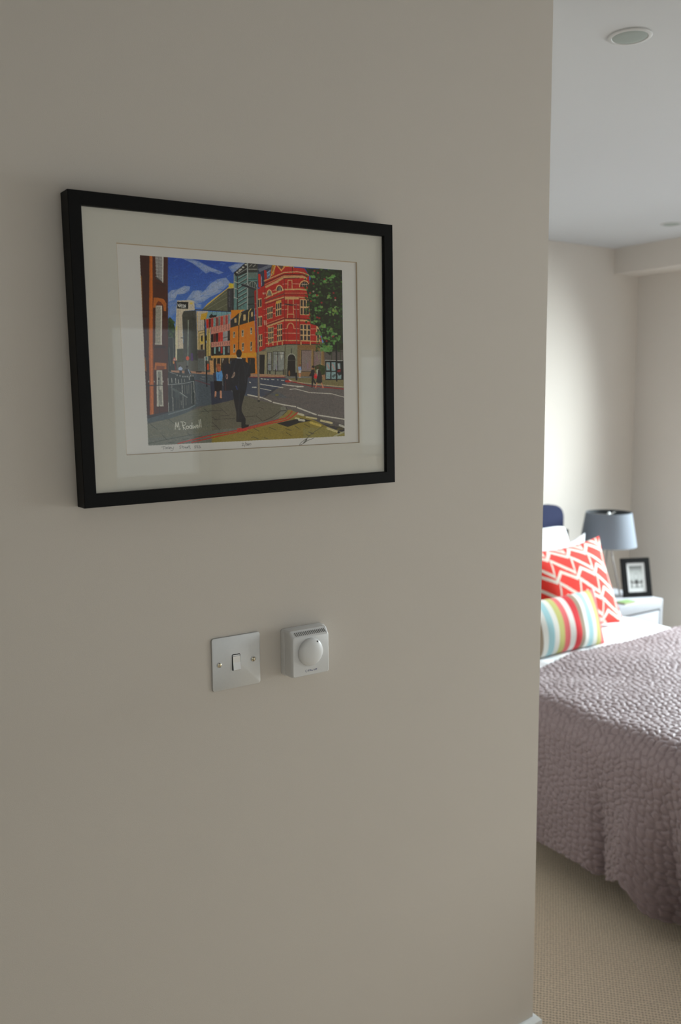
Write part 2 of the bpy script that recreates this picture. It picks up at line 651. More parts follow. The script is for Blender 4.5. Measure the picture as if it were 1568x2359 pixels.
# sky and clouds
grad('X', [(380, 586), (800, 616), (800, 790), (380, 790)], (28, 58, 134), (84, 122, 176))
CLD = (140, 149, 166)
for pts, a in (([(660, 148), (800, 160), (900, 190), (1060, 270), (1250, 345), (1180, 370), (1060, 330), (1000, 360), (900, 280), (800, 210)], .75),
               ([(470, 640), (520, 590), (600, 580), (700, 530), (780, 540), (770, 600), (700, 640), (600, 650), (570, 720), (480, 750)], .9),
               ([(730, 720), (820, 600), (900, 590), (935, 640), (1010, 560), (1060, 500), (1150, 440), (1280, 415), (1340, 490), (1200, 620), (1050, 690), (960, 760), (800, 780)], .9),
               ([(1310, 270), (1400, 225), (1568, 205), (1470, 290), (1370, 350)], .8),
               ([(850, 760), (940, 790), (930, 840), (860, 830)], .6),
               ([(470, 740), (590, 720), (640, 740), (590, 900), (500, 980), (475, 940)], .35)):
    fill('A', pts, CLD, a * .75)
    cx = sum(x for x, _ in pts) / len(pts)
    cy = sum(y for _, y in pts) / len(pts)
    fill('A', [(cx + (x - cx) * .72, cy + (y - cy) * .72) for x, y in pts], CLD, a * .6)
for _ in range(90):
    x, y = rng.uniform(480, 1380), rng.uniform(160, 840)
    line('A', [(x, y), (x + rng.uniform(20, 70), y - rng.uniform(-10, 45))], rng.uniform(8, 22), rng.choice([(40, 80, 160), (60, 100, 170), (30, 62, 140), (100, 128, 172)]), .28)

# left brick building
fill('X', [(320, 585), (388, 590), (388.5, 948), (340, 966)], (62, 33, 26))
fill('X', [(320, 585), (346, 588), (345, 962), (338, 966)], (52, 28, 24))
for _ in range(60):
    x, y = rng.uniform(90, 465), rng.uniform(120, 1540)
    line('A', [(x, y), (x + rng.uniform(-6, 6), y + rng.uniform(50, 160))], rng.uniform(8, 20), rng.choice([(74, 38, 28), (50, 26, 22), (68, 40, 30), (44, 28, 26)]), .35)
fill('A', [(90, 370), (108, 400), (122, 900), (112, 900)], (140, 95, 40), .7)
fill('C', [(135, 140), (158, 140), (175, 330), (148, 330)], (125, 80, 35), .8)
for cr, pts in (('A', [(215, 112), (258, 115), (264, 700), (262, 1568), (205, 1568), (210, 700)]), ('C', [(205, 0), (266, 0), (276, 948), (222, 956)])):
    fill(cr, pts, (143, 72, 22))
line('A', [(240, 115), (236, 1568)], 16, (168, 88, 26))
line('C', [(240, 0), (252, 940)], 18, (164, 92, 36))
fill('A', [(295, 122), (412, 130), (408, 485), (310, 405)], (118, 114, 110))
for i in range(6):
    line('A', [(300, 150 + 50 * i), (390, 165 + 50 * i)], 7, (146, 142, 138))
line('A', [(345, 125), (345, 420)], 6, (95, 90, 88))
line('A', [(402, 130), (400, 480)], 16, (176, 172, 164))
fill('A', [(310, 400), (400, 480), (380, 470), (310, 430)], (60, 58, 58))
fill('A', [(290, 480), (440, 510), (440, 545), (300, 500)], (44, 26, 24), .6)
fill('A', [(275, 692), (340, 695), (415, 715), (450, 775), (446, 882), (414, 880), (404, 800), (372, 755), (335, 745), (312, 780), (302, 832), (264, 834)], (148, 82, 32))
fill('A', [(310, 790), (345, 740), (385, 775), (395, 808)], (96, 46, 26))
fill('A', [(300, 806), (392, 806), (388, 1348), (294, 1348)], (128, 124, 112))
line('A', [(318, 810), (378, 812)], 14, (172, 168, 158))
line('A', [(380, 812), (378, 1345)], 16, (176, 172, 160))
line('A', [(296, 1338), (386, 1340)], 14, (160, 156, 146))
for i in range(9):
    line('A', [(318, 860 + i * 54), (362, 858 + i * 54)], 8, (146, 136, 122))
fill('A', [(285, 1370), (440, 1365), (440, 1395), (285, 1395)], (40, 26, 24), .7)
fill('C', [(292, 208), (450, 218), (450, 300), (282, 312)], (148, 84, 34))
fill('C', [(310, 255), (425, 260), (420, 300), (310, 305)], (108, 56, 30))
fill('C', [(312, 318), (392, 318), (410, 820), (316, 822)], (152, 150, 140))
fill('C', [(332, 335), (372, 335), (376, 520), (334, 520)], (112, 112, 104))
ell('C', 345, 437, 10, 20, (36, 34, 34))
fill('C', [(352, 590), (384, 590), (390, 800), (362, 800)], (108, 106, 98))
line('C', [(160, 532), (400, 526)], 9, (28, 26, 26))
line('C', [(344, 470), (352, 930)], 7, (30, 28, 28))
for x in (205, 280, 405):
    ell('C', x, 475, 7, 14, (140, 138, 130))

# small dark tree and gap beside the tower
fill('A', [(474, 990), (500, 965), (535, 1000), (572, 1120), (590, 1300), (580, 1568), (472, 1568)], (34, 46, 28))
for _ in range(40):
    x, y = rng.uniform(480, 560), rng.uniform(1000, 1250)
    ell('A', x, y, 14, 18, rng.choice([(46, 66, 34), (30, 42, 26), (58, 80, 40)]), .6)
fill('A', [(474, 1250), (560, 1250), (580, 1568), (472, 1568)], (40, 44, 42))
fill('C', [(468, 0), (585, 0), (592, 330), (480, 335)], (38, 42, 40))
line('A', [(480, 1250), (545, 1252), (550, 1568)], 7, (74, 80, 74))
line('C', [(490, 0), (505, 250)], 7, (72, 78, 72))

# pale tower with the dark sign, dark slab beside it
fill('A', [(600, 735), (790, 728), (838, 745), (845, 868), (700, 880), (672, 930), (684, 1405), (605, 1415), (602, 1568), (575, 1568), (573, 1160), (590, 850)], (168, 157, 138))
fill('A', [(580, 1160), (600, 1000), (610, 1400), (600, 1568), (578, 1568)], (178, 168, 138))
line('A', [(610, 870), (620, 1390)], 8, (140, 130, 116))
fill('A', [(600, 750), (755, 755), (752, 850), (598, 845)], (26, 25, 25))
for q in ([(607, 780), (615, 815), (622, 790), (628, 822)], [(634, 780), (634, 825)], [(634, 802), (648, 800)], [(648, 775), (650, 828)],
          [(658, 790), (660, 830), (672, 830)], [(658, 808), (670, 806)], [(658, 790), (672, 788)], [(680, 792), (682, 832), (694, 832)], [(680, 810), (692, 808)],
          [(680, 792), (694, 790)], [(702, 832), (702, 796), (718, 832), (718, 792)]):
    line('A', q, 7, (190, 188, 180))
ell('A', 796, 774, 20, 16, (185, 160, 60), .8)
ell('A', 590, 1120, 10, 30, (190, 165, 60), .6)
fill('A', [(690, 882), (862, 872), (880, 1420), (885, 1568), (680, 1568), (690, 1400), (670, 935)], (60, 60, 54))
for _ in range(30):
    x, y = rng.uniform(690, 860), rng.uniform(890, 1500)
    line('A', [(x, y), (x + 4, y + rng.uniform(40, 120))], rng.uniform(10, 24), rng.choice([(68, 68, 60), (50, 50, 46), (72, 70, 58)]), .4)
line('A', [(755, 1010), (752, 1230), (748, 1568)], 13, (122, 128, 116))
line('C', [(750, 0), (745, 300)], 10, (100, 110, 102))
fill('A', [(600, 1415), (682, 1405), (690, 1568), (602, 1568)], (66, 68, 50))
fill('C', [(598, 20), (684, 15), (690, 200), (600, 210)], (60, 62, 46))
line('A', [(652, 1255), (678, 1255)], 12, (50, 48, 44))

# cream and yellow facade
fill('A', [(868, 880), (1030, 880), (1032, 965), (990, 1010), (992, 1425), (880, 1432)], (160, 150, 136))
fill('A', [(868, 885), (880, 885), (885, 1160), (878, 1160)], (170, 140, 70))
fill('A', [(935, 920), (1028, 898), (1028, 965), (985, 1005), (920, 1000)], (172, 132, 34), .9)
fill('A', [(886, 1165), (986, 1140), (988, 1422), (882, 1428)], (165, 146, 104))
for pts in ([(890, 1165), (985, 1140)], [(905, 1430), (905, 1200), (985, 1175)]):
    line('A', pts, 6, (70, 58, 44))
line('A', [(925, 1010), (925, 1140)], 5, (120, 108, 100))
line('A', [(960, 1010), (960, 1130)], 5, (120, 108, 100))
fill('A', [(915, 1260), (975, 1240), (975, 1330), (915, 1340)], (178, 150, 60), .7)
fill('A', [(932, 1225), (955, 1218), (955, 1300), (932, 1302)], (48, 42, 38))
fill('A', [(925, 1350), (958, 1345), (958, 1420), (925, 1420)], (66, 56, 48))
fill('A', [(1005, 1130), (1064, 1122), (1066, 1500), (1008, 1510)], (158, 140, 84))
line('A', [(1030, 1140), (1030, 1500)], 6, (90, 78, 50))
line('A', [(1050, 1140), (1052, 1500)], 7, (178, 158, 100))
line('A', [(984, 1000), (995, 1568)], 16, (36, 36, 34))
fill('A', [(996, 1230), (1014, 1210), (1014, 1290), (996, 1290)], (40, 36, 34))
fill('A', [(882, 1430), (992, 1425), (995, 1568), (885, 1568)], (74, 68, 66))
fill('C', [(882, 30), (990, 30), (990, 330), (890, 330)], (88, 92, 90))
fill('C', [(884, 40), (985, 40), (985, 150), (886, 150)], (74, 66, 64))

# big sloping roof behind
fill('A', [(1018, 782), (1130, 690), (1265, 590), (1385, 488), (1390, 570), (1300, 575), (950, 862)], (186, 152, 70))
ell('A', 1345, 525, 32, 32, (196, 156, 40))
fill('A', [(945, 862), (1300, 572), (1302, 892)], (80, 80, 62))
for pts in ([(1000, 862), (1290, 690)], [(1130, 875), (1295, 785)], [(1010, 820), (1290, 620)]):
    line('A', pts, 7, (106, 106, 86))
fill('A', [(1298, 570), (1388, 562), (1388, 885), (1300, 890)], (44, 43, 46))
for y in (640, 720, 800):
    line('A', [(1322, y - 40), (1325, y + 20)], 12, (96, 96, 100), .7)
line('A', [(1345, 580), (1350, 880)], 6, (74, 74, 78))

# glass tower
fill('X', [(539.7, 630), (566, 605.5), (597, 607), (592, 716), (540, 716)], (76, 106, 102))
for _ in range(60):
    x, y = rng.uniform(542, 588), rng.uniform(630, 712)
    line('X', [(x, y), (x + rng.uniform(-1, 1), y + rng.uniform(4, 12))], rng.uniform(1, 3), rng.choice([(96, 128, 126), (58, 84, 80), (84, 116, 118), (60, 78, 72)]), .6)
fill('A', [(1385, 352), (1545, 212), (1568, 225), (1568, 330), (1420, 400)], (34, 34, 34))
fill('B', [(0, 345), (95, 225), (135, 215), (135, 340), (0, 400)], (36, 36, 36))
for i in range(4):
    ell('A', 1435 + i * 40, 345 - i * 36, 17, 13, (150, 148, 138))
for i in range(3):
    ell('B', 15 + i * 30, 325 - i * 26, 13, 10, (150, 148, 138))
fill('B', [(135, 212), (272, 226), (272, 345), (140, 345)], (48, 48, 46))
for pts in ([(160, 260), (190, 235)], [(210, 265), (240, 240)], [(150, 300), (260, 300)]):
    line('B', pts, 14, (130, 128, 118), .8)
fill('B', [(140, 470), (262, 470), (235, 850), (140, 850)], (50, 60, 58))
fill('B', [(140, 345), (262, 355), (262, 420), (140, 420)], (84, 98, 92))
for pts in ([(145, 440), (262, 440)], [(145, 470), (262, 475)]):
    line('B', pts, 9, (30, 32, 32))
arc('B', 200, 540, 55, 70, 9, (130, 132, 124))
for x in (170, 200, 230):
    line('B', [(x, 480), (x, 560)], 7, (120, 124, 116))
for a in (445, 575, 705, 830):
    line('A', [(1440, a), (1568, a - 75)], 13, (52, 54, 52))
    line('A', [(1440, a - 16), (1568, a - 91)], 7, (140, 144, 138))
    line('B', [(0, a - 65), (125, a - 140)], 13, (52, 54, 52))
    line('B', [(0, a - 81), (125, a - 156)], 7, (140, 144, 138))
line('B', [(130, 212), (130, 860)], 16, (132, 136, 132))
line('A', [(1392, 370), (1395, 700)], 14, (120, 122, 116))
line('A', [(1435, 400), (1438, 870)], 16, (46, 48, 48))
for y in (470, 560, 690):
    line('A', [(1395, y), (1440, y + 18)], 10, (150, 150, 142))
for pts in ([(140, 690), (225, 680)], [(140, 790), (225, 785)]):
    line('B', pts, 12, (34, 36, 36))
fill('B', [(38, 510), (70, 495), (110, 515), (250, 575), (215, 585), (110, 550), (50, 530)], (40, 41, 46))
line('B', [(55, 500), (120, 520), (240, 565)], 6, (110, 112, 112))

# dark blue roofs and red chimneys
fill('B', [(272, 224), (475, 240), (455, 420), (400, 470), (360, 540), (275, 560)], (46, 50, 66))
fill('B', [(275, 300), (430, 235), (470, 240), (455, 270), (300, 340)], (88, 92, 104))
fill('B', [(390, 350), (450, 300), (450, 420), (400, 430)], (70, 100, 130))
line('B', [(400, 350), (450, 320)], 10, (120, 144, 160))
line('B', [(400, 400), (445, 370)], 10, (120, 144, 160))
fill('B', [(278, 365), (312, 365), (318, 552), (282, 556)], (168, 38, 28))
line('B', [(322, 400), (326, 530)], 9, (150, 145, 160))
fill('B', [(360, 310), (395, 318), (402, 445), (366, 455)], (150, 34, 28))

# pedestrian bridge strip
fill('A', [(1030, 888), (1342, 895), (1338, 930), (1000, 992)], (98, 132, 138))
line('A', [(850, 862), (1345, 888)], 10, (30, 30, 30))
for x in (1090, 1150, 1220, 1290):
    line('A', [(x, 885), (x, 950)], 5, (54, 62, 66))
fill('A', [(1040, 960), (1075, 920), (1100, 940), (1150, 935), (1140, 965), (1060, 978)], (30, 32, 32))

# red panel facade
fill('A', [(992, 992), (1345, 922), (1338, 1500), (1072, 1525), (1068, 1130), (1008, 1128)], (168, 112, 98))
row = [(168, 42, 34), (56, 30, 30), (150, 40, 36), (104, 138, 136), (112, 52, 48), (96, 110, 106), (158, 44, 36), (124, 110, 104), (160, 44, 36), (96, 130, 136)]
for i, c in enumerate(row):
    x0 = 1004 + i * 33.5
    o = -i * 6.6
    fill('A', [(x0, 1000 + o), (x0 + 29, 994 + o), (x0 + 29, 1112 + o), (x0, 1120 + o)], c)
for i in range(10):
    line('A', [(1010 + i * 34, 990 - i * 6.5), (1010 + i * 34, 1190 - i * 6)], 5, (110, 66, 58))
row = [(38, 30, 30), (92, 30, 28), (44, 32, 32), (160, 40, 36), (168, 46, 38), (122, 122, 122), (128, 128, 128), (42, 36, 36)]
for i, c in enumerate(row):
    x0 = 1072 + i * 33
    fill('A', [(x0, 1205 - i * 7), (x0 + 31, 1199 - i * 7), (x0 + 31, 1310 - i * 3), (x0, 1318 - i * 3)], c)
line('A', [(1240, 1255), (1300, 1240)], 9, (54, 50, 50))
for i in range(9):
    line('A', [(1078 + i * 31, 1330 - i * 3), (1078 + i * 31, 1368 - i * 3)], 6, (84, 60, 54))
row = [(40, 36, 36), (112, 140, 134), (42, 36, 36), (110, 140, 138), (150, 38, 34), (112, 140, 138), (40, 36, 36), (96, 96, 96)]
fill('A', [(1072, 1385), (1335, 1362), (1335, 1495), (1075, 1505)], (40, 36, 36))
for i, c in enumerate(row):
    x0 = 1075 + i * 32
    h = (60, 90, 110)[i % 3]
    fill('A', [(x0 + 4, 1386 - i * 2), (x0 + 28, 1384 - i * 2), (x0 + 28, 1386 + h - i * 2), (x0 + 4, 1388 + h - i * 2)], c)

# orange building with dark mansard roof
fill('A', [(1352, 868), (1545, 862), (1440, 930), (1345, 1000)], (192, 108, 26))
fill('X', [(532.5, 738), (550, 722), (576.5, 710.5), (587, 711), (588, 739), (550, 750), (532.5, 755)], (40, 38, 37))
fill('X', [(531.5, 755), (550, 749.5), (588, 738), (591.5, 815), (594.5, 862), (531, 864)], (184, 104, 25))
for _ in range(50):
    x, y = rng.uniform(533, 589), rng.uniform(755, 815)
    line('X', [(x, y), (x + 1, y + rng.uniform(4, 14))], rng.uniform(1, 3), rng.choice([(196, 116, 30), (170, 92, 22), (180, 100, 34)]), .4)
for cr, pts in (('B', [(45, 870), (18, 930), (10, 1070)]), ('B', [(180, 850), (150, 890), (142, 1036)]), ('A', [(1490, 915), (1465, 990), (1458, 1080)])):
    line(cr, pts, 12, (176, 150, 86))
line('A', [(1460, 1080), (1458, 1410)], 7, (60, 40, 24))
line('B', [(8, 1080), (6, 1400)], 7, (70, 44, 24))
for cr, x0, y0, x1, y1 in (('A', 1395, 985, 1425, 1045), ('A', 1520, 932, 1550, 1010), ('B', 72, 935, 105, 1015), ('B', 180, 895, 205, 960)):
    fill(cr, [(x0, y0), (x1, y0 - 5), (x1, y1 - 5), (x0, y1)], (164, 140, 96))
for cr, x0, y0, x1, y1 in (('A', 1378, 1170, 1406, 1255), ('A', 1498, 1146, 1526, 1240), ('A', 1380, 1345, 1410, 1462), ('A', 1500, 1325, 1528, 1442),
                           ('B', 48, 1150, 78, 1242), ('B', 168, 1112, 196, 1206), ('B', 52, 1330, 82, 1440), ('B', 168, 1310, 196, 1442)):
    fill(cr, [(x0, y0), (x1, y0 - 6), (x1, y1 - 6), (x0, y1)], (158, 146, 120))
    fill(cr, [(x0 + 6, y0 + 4), (x1 - 4, y0), (x1 - 6, y0 + (y1 - y0) * .42), (x0 + 8, y0 + (y1 - y0) * .5)], (46, 42, 38))
    fill(cr, [(x0 + 8, y0 + (y1 - y0) * .6), (x1 - 8, y0 + (y1 - y0) * .56), (x1 - 8, y1 - 22), (x0 + 8, y1 - 16)], (58, 52, 44), .8)
fill('C', [(1070, 115), (1568, 95), (1568, 140), (1072, 150)], (182, 132, 66))
fill('D', [(0, 80), (255, 70), (258, 130), (0, 140)], (198, 124, 34))
fill('C', [(1075, 148), (1330, 148), (1568, 145), (1568, 360), (1080, 360)], (44, 38, 34))
for x in (1100, 1150, 1205, 1325):
    line('C', [(x, 150), (x - 6, 345)], 15, (150, 120, 80))
fill('C', [(1225, 155), (1250, 155), (1250, 200), (1228, 215)], (130, 124, 112))
fill('D', [(30, 142), (258, 138), (262, 362), (40, 372)], (184, 106, 28))
fill('D', [(132, 142), (232, 146), (238, 360), (146, 362)], (38, 33, 30))
fill('D', [(36, 146), (104, 146), (104, 200), (60, 330), (36, 330)], (40, 35, 32))
line('D', [(170, 160), (165, 240)], 6, (90, 80, 66))

# red brick corner building
RED, CRM, DK = (150, 34, 28), (166, 131, 88), (44, 30, 30)
fill('B', [(225, 600), (360, 530), (372, 462), (440, 425), (470, 245), (920, 290), (985, 390), (1010, 1000), (1110, 1080), (1170, 1335), (820, 1345), (650, 1348), (395, 1392), (285, 1455), (250, 1455)], RED)
for _ in range(140):
    x, y = rng.uniform(380, 1000), rng.uniform(300, 1330)
    line('B', [(x, y), (x + rng.uniform(20, 60), y - rng.uniform(-4, 10))], rng.uniform(8, 18), rng.choice([(166, 42, 32), (134, 30, 26), (158, 40, 34), (124, 30, 28)]), .4)
fill('B', [(640, 620), (850, 610), (850, 980), (640, 980)], (140, 30, 26), .6)
fill('B', [(470, 245), (520, 240), (500, 370), (455, 400)], (170, 120, 36))
line('B', [(540, 245), (600, 320), (650, 260)], 16, (176, 134, 74))
line('B', [(485, 260), (478, 370)], 10, (60, 40, 34))
line('B', [(520, 260), (445, 415)], 12, CRM)
fill('B', [(560, 245), (640, 250), (600, 300)], (84, 66, 52))
line('B', [(630, 262), (740, 262), (770, 275)], 12, (176, 134, 60))
line('B', [(755, 270), (755, 355)], 10, (60, 24, 26))
for pts, w, c in (([(362, 462), (640, 345), (820, 335), (900, 350), (985, 385)], 16, CRM),
                  ([(372, 492), (640, 372), (900, 378), (980, 396)], 9, DK),
                  ([(375, 515), (640, 388), (900, 392)], 7, CRM),
                  ([(390, 545), (520, 478), (640, 412), (900, 408), (945, 430)], 30, CRM),
                  ([(630, 428), (850, 424)], 8, DK),
                  ([(372, 705), (500, 640), (640, 582), (860, 578), (968, 590)], 22, CRM),
                  ([(380, 745), (640, 640)], 14, (84, 56, 48)), ([(640, 632), (965, 632)], 6, CRM), ([(640, 655), (965, 655)], 6, (96, 40, 34)),
                  ([(375, 770), (520, 722), (640, 688), (850, 690), (970, 700)], 18, CRM), ([(395, 795), (640, 700)], 7, DK),
                  ([(410, 1075), (640, 985), (820, 985), (1000, 1000)], 9, DK), ([(405, 1095), (640, 1010), (820, 1010), (1000, 1018)], 24, CRM),
                  ([(400, 1055), (640, 968)], 7, CRM),
                  ([(380, 1335), (520, 1310), (640, 1290), (830, 1292), (1165, 1308)], 14, CRM),
                  ([(400, 1388), (650, 1344), (1165, 1342)], 8, DK)):
    line('B', pts, w, c)
for pts in ([(620, 508), (690, 502)], [(750, 502), (850, 505)], [(440, 525), (560, 480)], [(480, 600), (520, 585)], [(600, 800), (690, 792)], [(780, 792), (855, 798)],
            [(600, 862), (690, 855)], [(770, 855), (850, 858)], [(615, 1130), (690, 1122)], [(770, 1124), (850, 1128)], [(620, 1188), (850, 1190)], [(490, 1130), (545, 1115)],
            [(490, 1215), (545, 1205)], [(1010, 1130), (1090, 1130)], [(1010, 1212), (1090, 1215)], [(490, 850), (530, 835)], [(490, 920), (530, 905)], [(360, 860), (400, 850)],
            [(360, 940), (400, 930)], [(370, 1180), (420, 1180)], [(370, 1250), (420, 1245)], [(232, 780), (262, 775)], [(232, 850), (262, 850)], [(228, 940), (262, 935)], [(235, 1020), (262, 1015)]):
    line('B', pts, 9, (172, 128, 104))
# arched windows
for cx, cy, r, ry in ((435, 665, 36, 78), (572, 598, 46, 75), (922, 545, 70, 85)):
    ell('B', cx, cy, r * .85, ry * .85, (52, 46, 46), a0=180, a1=360)
    arc('B', cx, cy, r, ry, 15, (180, 146, 98))
    for k in (-.35, .05, .42):
        line('B', [(cx + r * k, cy - ry * .75), (cx + r * k, cy)], 7, (140, 128, 110))
line('B', [(880, 510), (965, 512)], 7, (170, 150, 120))
for pts in ([(690, 565), (692, 455), (748, 455), (750, 565)], [(690, 910), (695, 715), (765, 715), (768, 910)], [(685, 975), (685, 925), (775, 925), (775, 975)]):
    line('B', pts, 12, CRM)
fill('B', [(640, 690), (855, 690), (850, 720), (645, 722)], CRM)
line('B', [(650, 785), (700, 790), (750, 800)], 18, (58, 40, 40))
line('B', [(648, 780), (810, 802)], 8, (52, 40, 40))
WD = (46, 40, 40)
for x0, y0, x1, y1, nx, ny, sk in ((400, 835, 482, 1000, 3, 2, 22), (520, 775, 604, 962, 3, 2, 24), (858, 715, 990, 935, 3, 2, -4), (415, 1110, 494, 1335, 3, 3, 14),
                                   (540, 1065, 614, 1308, 3, 3, 14), (855, 1062, 1005, 1290, 3, 3, -6), (268, 712, 330, 840, 2, 1, 14), (270, 958, 334, 1108, 2, 1, 14), (286, 1210, 338, 1385, 2, 2, 14)):
    panes('B', x0, y0, x1, y1, nx, ny, (172, 140, 98), WD, sk)
fill('B', [(1085, 1090), (1140, 1110), (1140, 1300), (1090, 1300)], (170, 138, 98))
fill('B', [(1100, 1130), (1125, 1140), (1122, 1295), (1100, 1295)], WD)
fill('B', [(525, 745), (600, 720), (600, 760), (525, 785)], (172, 134, 62))
for x in (425, 485, 545, 615, 875, 1005):
    line('B', [(x, 1310), (x, 1352)], 16, CRM)
arc('B', 730, 1118, 46, 70, 14, CRM)
line('B', [(690, 1118), (690, 1300)], 7, (110, 30, 28), .8)
fill('B', [(355, 1010), (395, 1010), (400, 1080), (362, 1080)], (170, 128, 104))
fill('B', [(335, 625), (385, 620), (385, 650), (340, 650)], (170, 128, 104))
for x, y0, y1 in ((372, 560, 1390), (640, 430, 1340), (850, 700, 1300), (240, 620, 1440)):
    line('B', [(x, y0), (x + 10, y1)], 12, (104, 28, 30), .7)

# ground floor
fill('B', [(395, 1395), (650, 1350), (828, 1348), (830, 1568), (385, 1568)], (106, 106, 88))
fill('D', [(385, 0), (830, 0), (835, 402), (380, 385)], (106, 106, 88))
fill('B', [(825, 1352), (1170, 1350), (1210, 1420), (1200, 1568), (825, 1568)], (112, 84, 50))
fill('D', [(825, 0), (1200, 40), (1205, 405), (825, 400)], (112, 86, 56))
fill('B', [(280, 1460), (400, 1420), (395, 1568), (285, 1568)], (118, 106, 80))
fill('D', [(285, 60), (395, 40), (390, 375), (285, 375)], (120, 108, 82))
fill('D', [(298, 102), (370, 100), (366, 370), (296, 368)], (36, 33, 32))
line('D', [(385, 100), (370, 370)], 9, (140, 134, 100))
for x0, y0, x1, y1, c in ((415, 70, 462, 322, (118, 118, 112)), (490, 62, 640, 322, (116, 118, 114)), (885, 42, 1022, 330, (112, 96, 92)), (1058, 55, 1158, 262, (110, 94, 88))):
    fill('D', [(x0 - 8, y0 - 6), (x1 + 8, y0 - 4), (x1 + 8, y1 + 8), (x0 - 8, y1 + 8)], (50, 46, 42))
    fill('D', [(x0, y0), (x1, y0), (x1, y1), (x0, y1)], c)
    for _ in range(6):
        x, y = rng.uniform(x0 + 5, x1 - 5), rng.uniform(y0, y1 - 80)
        line('D', [(x, y), (x + rng.uniform(-4, 4), y + 80)], rng.uniform(8, 18), tuple(int(v * rng.uniform(.85, 1.2)) for v in c), .6)
line('D', [(550, 65), (552, 322)], 8, (40, 38, 36))
fill('D', [(585, 70), (635, 65), (615, 150), (600, 180)], (166, 166, 160), .7)
line('D', [(480, 92), (640, 95)], 6, (60, 56, 50))
line('D', [(1028, 30), (1025, 335)], 14, (134, 110, 62))
line('D', [(1165, 40), (1165, 280)], 14, (134, 110, 62))
line('B', [(655, 1355), (650, 1568)], 12, (80, 78, 62))
line('D', [(655, 0), (645, 395)], 14, (82, 76, 60))
line('D', [(870, 40), (865, 330)], 10, (126, 104, 58))
ell('D', 742, 150, 62, 70, (132, 130, 116), a0=180, a1=360)
fill('D', [(680, 150), (804, 150), (806, 402), (678, 402)], (120, 118, 104))
ell('D', 742, 155, 52, 58, (32, 29, 28), a0=180, a1=360)
fill('D', [(692, 152), (796, 152), (798, 400), (680, 400)], (32, 29, 28))
line('D', [(692, 178), (796, 178)], 6, (84, 80, 72))
line('D', [(742, 20), (742, 80)], 12, (60, 58, 50))
ell('D', 712, 360, 14, 40, (110, 78, 48))
fill('D', [(430, 320), (450, 320), (450, 370), (432, 370)], (50, 48, 42))
for x in (412, 520, 630, 665):
    line('D', [(x, 310), (x, 380)], 12, (46, 42, 36), .9)
line('D', [(415, 240), (455, 235)], 9, (40, 38, 36))
fill('D', [(1195, 0), (1462, 0), (1462, 185), (1200, 185)], (76, 70, 66))
for x in (1300, 1420):
    line('D', [(x, 0), (x, 180)], 10, (50, 56, 42))
line('D', [(1200, 60), (1460, 60)], 8, (50, 48, 44))

# tree on the right
fill('B', [(930, 288), (1440, 312), (1460, 1420), (1310, 1440), (1280, 1500), (1160, 1410), (1150, 1370), (1190, 1310), (1110, 1090), (1010, 1060), (990, 800), (955, 600), (1010, 420)], (33, 36, 27))
for _ in range(560):
    x, y = rng.uniform(930, 1450), rng.uniform(290, 1440)
    edge = max(0.0, 1 - (x - 940) / 520)
    if y > 1050 and x < 1080:
        continue
    g = rng.random()
    c = (38, 56, 30) if g < .55 else ((52, 84, 40) if g < .85 else (74, 112, 56))
    if rng.random() > edge + .25 and g > .5:
        c = (40, 52, 30)
    s = rng.uniform(7, 18)
    ell('B', x, y, s, s * rng.uniform(.6, 1.4), c, .75)
for x, y, s in ((1270, 420, 42), (1200, 470, 26), (1320, 410, 30), (1120, 850, 50), (1250, 905, 40), (1350, 850, 50), (1330, 900, 46), (1270, 680, 34), (1180, 1110, 46), (1200, 1080, 40),
                (1130, 1200, 44), (1330, 1210, 36), (1400, 1260, 40), (1230, 1270, 40), (1210, 1370, 60), (1260, 1400, 56), (1320, 1320, 40), (1080, 680, 34), (1040, 400, 24), (1060, 1040, 40), (1270, 1150, 34)):
    for _ in range(7):
        ell('B', x + rng.uniform(-s, s), y + rng.uniform(-s, s) * .7, rng.uniform(10, 22), rng.uniform(8, 20), rng.choice([(76, 122, 56), (64, 108, 48), (92, 132, 76), (104, 126, 60)]), .8)
for x, y in ((1060, 325), (1110, 350), (985, 480), (1045, 500), (1000, 630), (1160, 765), (1010, 745), (1095, 660), (1325, 630), (1130, 980), (1100, 970), (1320, 1235), (1200, 440), (1230, 1300), (1350, 700)):
    ell('B', x, y, 15, 13, (136, 34, 38), .85)
for x, y in ((1046, 610), (1350, 730)):
    ell('B', x, y, 14, 13, (150, 140, 120), .8)
fill('D', [(1145, 0), (1290, 0), (1270, 70), (1210, 50)], (74, 110, 56))
for _ in range(26):
    ell('D', rng.uniform(1150, 1300), rng.uniform(-20, 60), 18, 14, rng.choice([(76, 118, 58), (60, 90, 46), (94, 128, 80)]), .7)

# road, far pavements
fill('X', [(440, 860), (550, 866), (660, 868), (800, 893), (800, 1010), (440, 1010)], (84, 79, 77))
fill('C', [(800, 350), (1080, 370), (1568, 420), (1568, 700), (1060, 800), (860, 825), (820, 420)], (72, 79, 86))
fill('D', [(60, 408), (680, 418), (720, 470), (500, 600), (330, 690), (60, 660)], (58, 63, 76))
fill('D', [(420, 640), (560, 620), (700, 700), (560, 700)], (70, 76, 82), .6)
for _ in range(120):
    x, y = rng.uniform(300, 1460), rng.uniform(560, 980)
    line('D', [(x, y), (x + rng.uniform(30, 120), y + rng.uniform(0, 20))], rng.uniform(6, 20), rng.choice([(92, 84, 82), (76, 72, 72), (88, 80, 76), (96, 84, 80)]), .35)
fill('C', [(515, 318), (700, 325), (1115, 348), (1100, 382), (810, 360), (520, 345)], (150, 112, 90))
fill('C', [(1050, 180), (1100, 180), (1115, 370), (1060, 370)], (168, 128, 84))
fill('D', [(150, 362), (660, 385), (650, 414), (110, 410)], (140, 108, 84))
